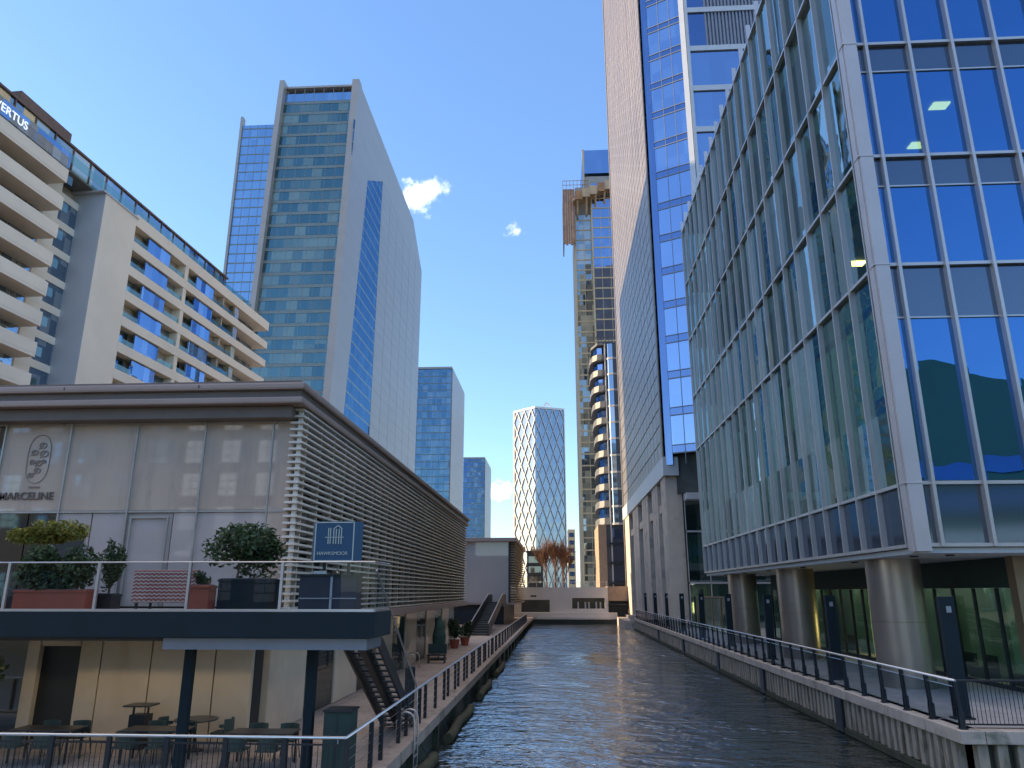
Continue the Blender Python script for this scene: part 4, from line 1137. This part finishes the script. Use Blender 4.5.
for k in range(3): b.box(-3.5+k*0.3, 8.5, 126.2+k*0.25, 127.2, 0.2*k-0.3, 0.2*k)
b.build('step', M['white_conc'], te)
b = MB().tube([(-8, 128, 5.6), (8.2, 128, 5.6)], 0.03, 6)
for i in range(12): b.tube([(-7.9+i*1.45, 128, 4.75), (-7.9+i*1.45, 128, 5.6)], 0.025, 5)
b.build('railing', M['alum'], te)
br = thing('brown_kiosk', 'low brown terrace building at the right end of the canal', 'building', (10.4, 129, 0))
MB().box(8.25, 14, 127.7, 136, 2.6, 4.9).build('upper_wall', plain('brown_brick', (0.27, 0.20, 0.16), 0.8, var=0.15), br)
MB().box(8.4, 14, 128.6, 136, 0.1, 2.6).build('shopfront', M['joint'], br)
MB().box(8.25, 14, 127.3, 128.5, 1.9, 2.1).build('canopy', M['dark'], br)
b = MB()
for i in range(7): b.box(8.5+i*0.55, 8.56+i*0.55, 126.9, 126.96, 0.1, 1.6)
b.box(8.4, 12, 126.9, 126.96, 1.55, 1.62); b.build('railing', M['dark'], br)
kb = thing('dark_hut', 'dark boxy hut standing left of the bare trees', 'hut', (-5.2, 181, 4.75))
MB().box(-7.2, -3.5, 179, 186, 4.75, 13.0).build('wall', M['joint'], kb)
MB().box(-7.4, -3.3, 178.8, 186.2, 13.0, 13.4).build('roof', M['dark'], kb)
for z in (6, 8.3, 10.6): MB().box(-6.8, -3.9, 178.9, 178.98, z, z+1.5).build('window', M['inner_win'], kb)

# bare winter trees
M['twig'] = plain('red_brown_twigs', (0.17, 0.085, 0.05), 0.9, var=0.3, scale=0.5)
M['trunk'] = plain('brown_bark', (0.12, 0.075, 0.05), 0.9, var=0.3, scale=2)
def bare_tree(x, y, z, h, seed, label):
    rnd = random.Random(seed)
    t = thing('bare_tree', label, 'tree', (x, y, z), 'bare trees beyond the canal end')
    tm = MB(); cm = MB()
    def grow(p, d, L, r, lev):
        q = p + d*L
        mid = p + d*L*0.5 + Vector((rnd.uniform(-.1, .1), rnd.uniform(-.1, .1), 0))*L*0.4
        (tm if lev < 2 else cm).tube([p, mid, q], r, 6 if lev < 2 else 3, r*0.6)
        if lev >= 5: return
        for k in range(3 if lev < 2 else 4):
            a = rnd.uniform(0, 6.28); sp_ = rnd.uniform(0.2, 0.55)
            nd = (d + Vector((math.cos(a)*sp_, math.sin(a)*sp_, rnd.uniform(0.1, 0.6)))).normalized()
            grow(p + d*L*rnd.uniform(0.3, 1.0), nd, L*rnd.uniform(0.75, 1.0), max(r*0.55, 0.04), lev+1)
    grow(Vector((x, y, z)), Vector((rnd.uniform(-.05, .05), 0, 1)).normalized(), h*0.2, h*0.018, 0)
    tm.build('trunk', M['trunk'], t); cm.build('crown', M['twig'], t)
bare_tree(-2.4, 166, 4.75, 13, 1, 'reddish bare tree nearest the dark hut')
bare_tree(-0.6, 170, 4.75, 15, 2, 'tallest reddish bare tree, middle one of three')
bare_tree(1.2, 174, 4.75, 13.5, 5, 'reddish bare tree beside the thin pale far block')

# ------------------------------------------------------------------ left quay railing
qr = thing('quay_railing', 'railing with pale tube handrail and dark flat posts along the left quay', 'railing', (-4.42, 40, 0))
MB().tube([(-30, 16.44, 1.1), (-4.42, 16.44, 1.1), (-4.36, 108, 1.1)], 0.034, 10).build('handrail', M['steel'], qr, smooth=True)
y = 16.5
while y < 108:
    MB().box(-4.45, -4.35, y-0.04, y+0.04, 0.05, 1.07).build('post', M['dark'], qr); y += 2.1 if int(y) % 3 else 1.05
x = -5.7
while x > -20:
    MB().box(x-0.05, x+0.05, 16.41, 16.48, 0.05, 1.07).build('post', M['dark'], qr); x -= 1.25
b = MB(); x = -4.55
while x > -19: b.tube([(x, 16.44, 0.12), (x, 16.44, 0.98)], 0.008, 5); x -= 0.11
b.box(-19, -4.5, 16.43, 16.45, 0.95, 0.985).box(-19, -4.5, 16.43, 16.45, 0.1, 0.13)
b.build('balusters', M['dark'], qr)
b = MB()
for z in (0.25, 0.45, 0.65, 0.85): b.tube([(-4.40, 16.5, z), (-4.36, 108, z)], 0.006, 5)
b.build('wires', M['steel'], qr)
ld = thing('quay_ladder', 'steel ladder with two curved grab hoops over the left quay edge', 'ladder', (-4.2, 22.4, 0))
for yy in (22.2, 22.75):
    pts = [(-4.55, yy, 0.05), (-4.55, yy, 0.55)] + [(-4.3-0.25*math.cos(t*math.pi/6), yy, 0.55+0.22*math.sin(t*math.pi/6)) for t in range(1, 6)] + [(-4.05, yy, 0.5), (-4.05, yy, -1.3)]
    MB().tube(pts, 0.025, 8).build('hoop', M['alum'], ld, smooth=True)
for k in range(4): MB().tube([(-4.05, 22.2, -0.1-0.3*k), (-4.05, 22.75, -0.1-0.3*k)], 0.018, 6).build('rung', M['alum'], ld)
it = thing('info_totem', 'slim dark twin blade totem standing behind the left quay railing', 'totem', (-5.0, 26.8, 0))
for yy in (26.7, 27.15): MB().box(-5.25, -5.0, yy, yy+0.1, 0, 1.5).build('blade', M['dark'], it, bevel=0.01)
MB().box(-5.2, -5.05, 26.8, 27.15, 1.0, 1.35).build('plate', M['navy'], it)

# foliage helper
def leaf_mat(name, c0, c1):
    m, nt, out = new_mat(name)
    p = N(nt, 'ShaderNodeBsdfPrincipled', Roughness=0.6)
    oi_ = N(nt, 'ShaderNodeNewGeometry')
    rp = N(nt, 'ShaderNodeValToRGB'); rp.color_ramp.elements[0].color = c4(c0); rp.color_ramp.elements[1].color = c4(c1)
    nt.links.new(oi_.outputs['Random Per Island'], rp.inputs[0]); nt.links.new(rp.outputs[0], p.inputs['Base Color'])
    tl_ = N(nt, 'ShaderNodeBsdfTranslucent'); nt.links.new(rp.outputs[0], tl_.inputs['Color'])
    ms = N(nt, 'ShaderNodeMixShader'); ms.inputs[0].default_value = 0.25
    nt.links.new(p.outputs[0], ms.inputs[1]); nt.links.new(tl_.outputs[0], ms.inputs[2]); nt.links.new(ms.outputs[0], out.inputs[0])
    return m
M['leaf'] = leaf_mat('dark_green_leaf', (0.025, 0.05, 0.025), (0.10, 0.15, 0.06))
M['leaf_y'] = leaf_mat('sunlit_tint_leaf', (0.16, 0.17, 0.03), (0.38, 0.34, 0.07))  # sunlit look of the bush put into its leaf colour
M['leaf_f'] = leaf_mat('orange_petal', (0.55, 0.12, 0.03), (0.75, 0.25, 0.06))
def foliage(c, rad, n, size, seed, lumps=9):
    rnd = random.Random(seed); b = MB()
    cs = []
    for i in range(lumps):
        v = Vector((rnd.gauss(0, 1), rnd.gauss(0, 1), rnd.gauss(0, 1))).normalized()*rnd.uniform(0.3, 0.75)
        cs.append((Vector((v.x*rad[0], v.y*rad[1], v.z*rad[2])), rnd.uniform(0.35, 0.55)))
    for i in range(n):
        o, k = rnd.choice(cs)
        d = Vector((rnd.gauss(0, 1), rnd.gauss(0, 1), rnd.gauss(0, 1))).normalized()*rnd.uniform(0.55, 1.08)*k
        p = Vector(c) + o + Vector((d.x*rad[0], d.y*rad[1], d.z*rad[2]))
        a = Vector((rnd.gauss(0, 1), rnd.gauss(0, 1), rnd.gauss(0, 0.7))).normalized()
        w = a.cross(Vector((rnd.gauss(0, 1), rnd.gauss(0, 1), rnd.gauss(0, 1)))).normalized()
        s = size*rnd.uniform(0.6, 1.3)
        b.poly([p - a*s, p + w*s*0.45, p + a*s, p - w*s*0.45])
    return b

# ------------------------------------------------------------------ on the terrace deck
M['terracotta'] = plain('red_planter', (0.36, 0.085, 0.05), 0.6, var=0.12)
M['stripe'] = None
def zigzag_mat():
    m, nt, out = new_mat('red_white_zigzag_fabric')
    p = N(nt, 'ShaderNodeBsdfPrincipled', Roughness=0.9)
    g = N(nt, 'ShaderNodeNewGeometry'); sx = N(nt, 'ShaderNodeSeparateXYZ'); nt.links.new(g.outputs['Position'], sx.inputs[0])
    px = N(nt, 'ShaderNodeMath', operation='PINGPONG'); px.inputs[1].default_value = 0.06; nt.links.new(sx.outputs['X'], px.inputs[0])
    md = N(nt, 'ShaderNodeMath', operation='MULTIPLY_ADD'); md.inputs[1].default_value = 0.45; nt.links.new(px.outputs[0], md.inputs[0]); nt.links.new(sx.outputs['Z'], md.inputs[2])
    ad = N(nt, 'ShaderNodeMath', operation='ADD'); nt.links.new(md.outputs[0], ad.inputs[0]); nt.links.new(sx.outputs['Y'], ad.inputs[1])
    pp = N(nt, 'ShaderNodeMath', operation='PINGPONG'); pp.inputs[1].default_value = 0.042; nt.links.new(ad.outputs[0], pp.inputs[0])
    gt = N(nt, 'ShaderNodeMath', operation='GREATER_THAN'); gt.inputs[1].default_value = 0.026; nt.links.new(pp.outputs[0], gt.inputs[0])
    mx = N(nt, 'ShaderNodeMix', data_type='RGBA'); mx.inputs['A'].default_value = (0.30, 0.09, 0.075, 1); mx.inputs['B'].default_value = (0.55, 0.46, 0.42, 1)
    nt.links.new(gt.outputs[0], mx.inputs['Factor']); nt.links.new(mx.outputs['Result'], p.inputs['Base Color']); nt.links.new(p.outputs[0], out.inputs[0])
    return m
M['zig'] = zigzag_mat()
sf = thing('sofa', 'outdoor sofa with red and white zigzag back facing the restaurant', 'sofa', (-9.5, 18.3, 3.57))
b = MB().box(-10.3, -8.7, 18.0, 18.2, 3.75, 4.52); b.build('backrest', M['zig'], sf, bevel=0.05)
MB().box(-10.22, -8.78, 18.2, 18.8, 3.75, 4.02).build('seat', M['zig'], sf, bevel=0.05)
for xx in (-10.3, -8.82): MB().box(xx, xx+0.12, 18.21, 18.8, 3.8, 4.25).build('armrest', M['zig'], sf, bevel=0.03)
for xx in (-10.2, -8.85):
    for yy in (18.05, 18.7): MB().box(xx, xx+0.05, yy, yy+0.05, 3.555, 3.75).build('leg', M['dark'], sf)
def planter(name, label, x0, x1, y0, y1, z0, h, mat, fol):
    t = thing(name, label, 'planter', ((x0+x1)/2, (y0+y1)/2, z0))
    b = MB().box(x0, x1, y0, y1, z0, z0+h); b.build('box', mat, t, bevel=0.015)
    MB().box(x0+0.04, x1-0.04, y0+0.04, y1-0.04, z0+h-0.01, z0+h+0.015).build('soil', M['ground'], t)
    b = MB().box(x0-0.02, x1+0.02, y0-0.02, y1+0.02, z0+h-0.06, z0+h-0.02); b.build('rim', mat, t)
    for i, (kind, c, rad, n, size, m) in enumerate(fol):
        foliage(c, rad, n, size, hash(label) % 997 + i if False else len(label)*7+i, 12).build('foliage', m, t)
        MB().tube([(c[0], (y0+y1)/2, z0+h), (c[0]+0.04, c[1], c[2])], 0.03, 6, 0.015).build('stem', M['trunk'], t)
    return t
Z = 3.555
planter('long_planter', 'long red planter of dense dark shrubs on the terrace deck', -13.3, -11.45, 18.05, 18.5, Z, 0.5, M['terracotta'],
        [('s', (-12.9, 18.3, 4.55), (0.8, 0.5, 0.6), 2400, 0.07, M['leaf']), ('s', (-12.0, 18.35, 4.5), (0.75, 0.45, 0.6), 2000, 0.07, M['leaf'])])
planter('tall_planter', 'yellow green topped bush in a dark planter left on the terrace', -14.0, -13.4, 18.7, 19.3, Z, 0.5, M['dark'],
        [('s', (-13.3, 19.0, 5.55), (1.1, 0.6, 0.42), 3000, 0.07, M['leaf_y'])])
planter('cypress_pot', 'slim dark conical shrub in a pot beside the long red planter', -11.65, -11.2, 18.7, 19.15, Z, 0.4, M['dark'],
        [('s', (-11.42, 18.92, 4.75), (0.3, 0.3, 0.8), 1500, 0.05, M['leaf'])])
planter('flower_box', 'box of orange flowers at the far left of the terrace', -15.2, -13.95, 17.5, 17.85, Z, 0.35, M['dark'],
        [('s', (-14.5, 17.65, 4.3), (0.6, 0.3, 0.3), 900, 0.05, M['leaf_f']), ('s', (-14.5, 17.7, 4.1), (0.7, 0.3, 0.3), 900, 0.06, M['leaf'])])
planter('olive_planter', 'big round dark green bush in a grey planter near the slatted corner', -8.05, -6.8, 17.75, 18.4, Z, 0.75, M['navy'],
        [('s', (-7.75, 18.2, 5.0), (1.02, 0.8, 0.84), 4200, 0.07, M['leaf'])])
planter('red_cube_planter', 'square red planter standing between the zigzag sofa and the bush', -8.62, -8.12, 17.45, 17.85, Z, 0.6, M['terracotta'],
        [('s', (-8.4, 17.65, 4.3), (0.22, 0.2, 0.18), 300, 0.05, M['leaf'])])

M['sign_blue'] = plain('deep_blue_sign', (0.018, 0.075, 0.16), 0.4, var=0.05)
M['sign_line'] = plain('pale_sign_lettering', (0.55, 0.60, 0.55), 0.5, var=0.02)
hs = thing('restaurant_sign', 'deep blue faceted box sign with tower emblem above the host stand', 'sign', (-5.4, 18.1, 3.57))
pl = [(-6.02, 18.28), (-5.86, 18.0), (-4.92, 18.0), (-4.76, 18.28), (-4.92, 18.5), (-5.86, 18.5)]
MB().prism(pl, 4.70, 5.66).build('box', M['sign_blue'], hs, bevel=0.01)
b = MB()
for x in (-5.86, -4.92): b.box(x-0.012, x+0.012, 17.985, 18.0, 4.72, 5.64)
b.box(-5.86, -4.92, 17.985, 18.0, 5.62, 5.645); b.box(-5.86, -4.92, 17.985, 18.0, 4.715, 4.735)
b.build('edge_line', M['sign_line'], hs)
b = MB(); yb0, yb1 = 17.98, 18.0
b.box(-5.62, -5.16, yb0, yb1, 5.27, 5.285)
for x in (-5.55, -5.50): b.box(x, x+0.02, yb0, yb1, 5.12, 5.5)
for x in (-5.42, -5.36, -5.29, -5.23): b.box(x, x+0.02, yb0, yb1, 5.12, 5.48)
b.bar((-5.42, 17.99, 5.48), (-5.31, 17.99, 5.56), 0.02, 0.02).bar((-5.21, 17.99, 5.48), (-5.31, 17.99, 5.56), 0.02, 0.02)
b.build('emblem', M['sign_line'], hs)
text_mesh('HAWKSMOOR', 0.115, M['sign_line'], hs, (-5.80, 17.992, 4.86), (1, 0, 0), 0.006)
for x in (-5.7, -5.1): MB().box(x, x+0.06, 18.22, 18.28, 3.555, 4.7).build('post', M['dark'], hs)
hd = thing('host_stand', 'dark navy host stand with shelf lines behind the terrace glass', 'host stand', (-5.3, 17.6, 3.57))
MB().box(-5.95, -4.6, 17.35, 17.8, 3.56, 4.36).build('body', plain('dark_navy_board', (0.03, 0.035, 0.06), 0.4, var=0.1), hd, bevel=0.01)
MB().box(-6.0, -4.55, 17.3, 17.85, 4.36, 4.40).build('top', M['dark'], hd)
b = MB().box(-5.95, -4.6, 17.33, 17.35, 3.85, 3.87).box(-5.22, -5.17, 17.33, 17.35, 3.6, 4.34); b.build('trim', M['cool_wall'], hd)
MB().box(-5.65, -5.35, 17.38, 17.4, 4.4, 4.47).build('menu_card', M['soffit'], hd)

# ------------------------------------------------------------------ ground terrace furniture
M['chair_green'] = plain('dark_green_chair', (0.05, 0.075, 0.06), 0.55, var=0.15)
M['table_top'] = plain('dark_table_top', (0.06, 0.055, 0.055), 0.35, var=0.2, scale=3)
def make_chair():
    t = thing('terrace_chair', 'x', 'chair', (0, 0, 0), 'dark green chairs on the ground terrace')
    MB().box(-0.24, 0.24, -0.24, 0.24, 0.43, 0.48).build('seat', M['chair_green'], t, bevel=0.015)
    b = MB()
    for i in range(7):
        a0 = math.pi*i/7+math.pi; a1 = math.pi*(i+1)/7+math.pi
        p = [(0.27*math.cos(a)*1.0, 0.27*math.sin(a)) for a in (a0, a1)]
        b.prism([(p[0][0], p[0][1]), (p[1][0], p[1][1]), (p[1][0]*0.9, p[1][1]*0.9), (p[0][0]*0.9, p[0][1]*0.9)], 0.6 if i in (0, 6) else 0.5, 0.68 if i in (0, 6) else 0.8)
    b.build('backrest', M['chair_green'], t)
    for (sx, sy) in ((-1, -1), (1, -1), (1, 1), (-1, 1)):
        MB().tube([(sx*0.21, sy*0.2, 0.43), (sx*0.25, sy*0.25, 0)], 0.014, 6).build('leg', M['dark'], t)
        if sy < 0: MB().tube([(sx*0.22, sy*0.12, 0.46), (sx*0.25, sy*0.06, 0.64)], 0.012, 6).build('arm_support', M['dark'], t)
    return t
def make_table(w, d, h=0.75):
    t = thing('terrace_table', 'x', 'table', (0, 0, 0), 'dark tables on the ground terrace')
    MB().box(-w/2, w/2, -d/2, d/2, h-0.035, h).build('table_top', M['table_top'], t, bevel=0.01)
    for sx in (-1, 1):
        for sy in (-1, 1): MB().box(sx*(w/2-0.08)-0.02, sx*(w/2-0.08)+0.02, sy*(d/2-0.08)-0.02, sy*(d/2-0.08)+0.02, 0, h-0.035).build('leg', M['dark'], t)
    return t
tabs = [(-12.7, 19.3, 'leftmost of the three long tables by the front railing'), (-9.95, 19.4, 'middle of the three long tables by the front railing'), (-7.2, 19.2, 'long table nearest the dark cabinet')]
tb0 = make_table(1.6, 0.75)
places = []
for i, (x, y, l) in enumerate(tabs):
    c = tb0 if i == 0 else copy_tree(tb0)
    c.location = (x, y, 0); c['label'] = 'dark slab table, ' + l
    for j, (dx, dy, rz) in enumerate(((-0.4, -0.62, 0), (0.4, -0.62, 0), (-0.4, 0.62, math.pi), (0.4, 0.62, math.pi))):
        places.append((x+dx, y+dy, rz, ('near left', 'near right', 'back left', 'back right')[j] + ' seat at the ' + ('leftmost long table', 'middle long table', 'long table nearest the cabinet')[i]))
rt = thing('round_table', 'round dark table with two chairs before the beige ground floor wall', 'table', (-9.6, 20.7, 0))
MB().lathe((-9.6, 20.7, 0.74), [(0.55, 0), (0.56, 0.02), (0.55, 0.035)], 28).build('table_top', M['table_top'], rt)
MB().lathe((-9.6, 20.7, 0), [(0.26, 0), (0.25, 0.03), (0.035, 0.05), (0.035, 0.74)], 20).build('pedestal', M['dark'], rt)
places += [(-10.35, 20.7, -math.pi/2, 'left seat at the round table'), (-8.85, 20.7, math.pi/2, 'right seat at the round table')]
ch0 = make_chair()
for i, (x, y, rz, l) in enumerate(places):
    c = ch0 if i == 0 else copy_tree(ch0)
    c.location = (x, y, 0); c.rotation_euler = (0, 0, rz); c['label'] = 'dark green chair, ' + l
ms_ = thing('waiter_station', 'narrow dark waiter station standing left of the round table', 'stand', (-11.2, 20.9, 0))
MB().box(-11.45, -11.0, 20.7, 21.1, 0, 0.85).build('body', M['dark'], ms_, bevel=0.01)
MB().box(-11.6, -10.9, 20.6, 21.2, 1.05, 1.09).build('top', M['table_top'], ms_)
for xx in (-11.05, -11.45): MB().box(xx, xx+0.04, 20.85, 20.9, 0.85, 1.05).build('post', M['dark'], ms_)
cb = thing('cabinet', 'tall dark green cabinet beside the foot of the terrace stair', 'cabinet', (-5.0, 18.0, 0))
MB().box(-5.3, -4.68, 17.75, 18.35, 0.05, 1.4).build('body', M['teal'], cb, bevel=0.015)
MB().box(-5.33, -4.65, 17.72, 18.38, 1.4, 1.44).build('lid', M['dark'], cb)
MB().box(-5.0, -4.98, 17.74, 17.75, 0.1, 1.36).build('door_gap', M['joint'], cb)
MB().box(-4.95, -4.93, 17.72, 17.75, 0.75, 0.9).build('handle', M['steel'], cb)
lp = thing('leafy_pot', 'leafy shrub in a black pot in the dark left corner of the ground terrace', 'planter', (-15.3, 19.6, 0))
MB().lathe((-15.3, 19.6, 0), [(0.34, 0), (0.45, 0.75), (0.47, 0.75), (0.47, 0.8), (0.4, 0.8)], 20).build('pot', M['dark'], lp)
foliage((-15.3, 19.6, 1.6), (0.85, 0.7, 0.95), 2200, 0.10, 77).build('foliage', M['leaf'], lp)
MB().tube([(-15.3, 19.6, 0.7), (-15.28, 19.62, 1.7)], 0.035, 6, 0.02).build('stem', M['trunk'], lp)
dl = thing('corner_wall_lamp', 'warm lit strip lamp inside the ground floor doorway', 'lamp', (-14.4, 22.15, 0))
MB().box(-14.30, -14.22, 22.1, 22.18, 0.5, 1.7).build('tube', emit('doorway_lamp', (1.0, 0.5, 0.15), 0.9), dl)
MB().box(-14.33, -14.19, 22.14, 22.2, 0.45, 0.5).build('holder', M['dark'], dl)

# ------------------------------------------------------------------ left promenade things
pa = thing('folded_parasol', 'tall dark green folded parasol kiosk standing on the left promenade', 'parasol', (-7.35, 47.7, 0))
MB().box(-7.8, -6.9, 47.3, 48.1, 0, 0.12).build('base', M['dark'], pa)
MB().tube([(-7.35, 47.7, 0.1), (-7.35, 47.7, 2.6)], 0.035, 8).build('pole', M['dark'], pa)
MB().lathe((-7.35, 47.7, 0.5), [(0.16, 0), (0.38, 0.15), (0.42, 0.9), (0.28, 1.5), (0.1, 2.0), (0.03, 2.1)], 14).build('canopy', plain('green_canvas', (0.03, 0.075, 0.06), 0.8, var=0.3, scale=3), pa)
bn = thing('promenade_bench', 'dark bench with high back standing before the green folded parasol', 'bench', (-7.2, 45.6, 0))
MB().box(-7.7, -6.6, 45.4, 45.9, 0.42, 0.48).build('seat', M['dark'], bn)
MB().box(-7.7, -6.6, 45.88, 45.94, 0.5, 1.05).build('backrest', M['teal'], bn)
for xx in (-7.65, -6.7): MB().box(xx, xx+0.06, 45.42, 45.9, 0, 0.42).build('leg', M['dark'], bn)
for i, (x, y, h, lab) in enumerate(((-7.7, 57.5, 1.6, 'bigger bush in a red pot, nearer one by the pavilion'), (-7.3, 60.5, 1.3, 'smaller bush in a red pot, farther one by the pavilion'))):
    t = thing('potted_bush', lab, 'potted plant', (x, y, 0), 'potted bushes on the left promenade')
    MB().lathe((x, y, 0), [(0.26, 0), (0.38, 0.55), (0.41, 0.55), (0.41, 0.62), (0.33, 0.62)], 18).build('pot', M['terracotta'], t)
    foliage((x, y, 0.6+h*0.5), (0.55, 0.55, h*0.6), 900, 0.11, 31+i).build('foliage', M['leaf'], t)
    MB().tube([(x, y, 0.5), (x, y, 1.2)], 0.04, 6).build('stem', M['trunk'], t)
for i in range(2):
    y = 41.5 + i*1.3
    t = thing('cycle_hoop', ('nearer' if i == 0 else 'farther') + ' grey steel cycle hoop by the pavilion ground wall', 'cycle stand', (-8.0, y, 0), 'cycle hoops on the left promenade')
    MB().tube([(-8.3, y, 0), (-8.3, y, 0.6), (-8.2, y, 0.78), (-7.75, y, 0.78), (-7.65, y, 0.6), (-7.65, y, 0)], 0.025, 8).build('hoop', M['alum'], t, smooth=True)
    MB().box(-8.36, -8.24, y-0.06, y+0.06, 0, 0.015).build('foot', M['alum'], t)

# ------------------------------------------------------------------ the other side of the dock, behind the viewpoint (seen in reflections)
M['bk_brick'] = plain('taupe_brick', (0.12, 0.09, 0.075), 0.8, var=0.15)
M['bk_win'] = tower_glass('bright_window', (0.9, 0.95, 1.0), (0.55, 0.6, 0.65), (0.8, 0.85, 0.9), (1, 1, 1), 0.5, 0.02)
M['r_glass'].name
w1 = thing('dockside_flats', 'brick dockside flats with tall white windows opposite, behind the viewpoint', 'apartment block', (-45, -50, 0))
MB().box(-80, -28, -62, -45, 0, 32).build('wall', M['bk_brick'], w1)
M['curtain'] = plain('white_curtain', (0.85, 0.86, 0.88), 0.7, var=0.1)
for i in range(11):
    for j in range(7):
        x = -78+i*4.6; z = 3+j*4.1
        lit = x > -49
        b = MB()
        for c in range(2):
            for r in range(3): b.box(x+c*1.15, x+c*1.15+1.0, -45, -44.85, z+r*0.95, z+r*0.95+0.82)
        if lit or (i+j) % 3: b.build('window', M['curtain'] if lit else M['r_glass'], w1)
w2 = thing('arched_office', 'dark green arched office opposite, behind the viewpoint', 'office building', (60, -55, 0))
pr = [(20, 0)] + [(20+i*9, 20+15*math.sin(math.pi*min(1, (i+1)/8))) for i in range(10)] + [(110, 0)]
b = MB(); n = len(pr); b0 = 0
b.v = [(p[0], -48, p[1]) for p in pr] + [(p[0], -75, p[1]) for p in pr]
b.f = [tuple(range(n)), tuple(reversed(range(n, 2*n)))] + [(i, n+i, n+(i+1) % n, (i+1) % n) for i in range(n)]
b.build('wall', plain('dark_green_cladding', (0.14, 0.30, 0.22), 0.6, var=0.15, scale=0.1), w2)
for j in range(4): MB().box(24, 104, -47.98, -47.9, 4+j*5, 6.5+j*5).build('window', M['bk_win'] if j == 1 else M['tw_glass_d'], w2)
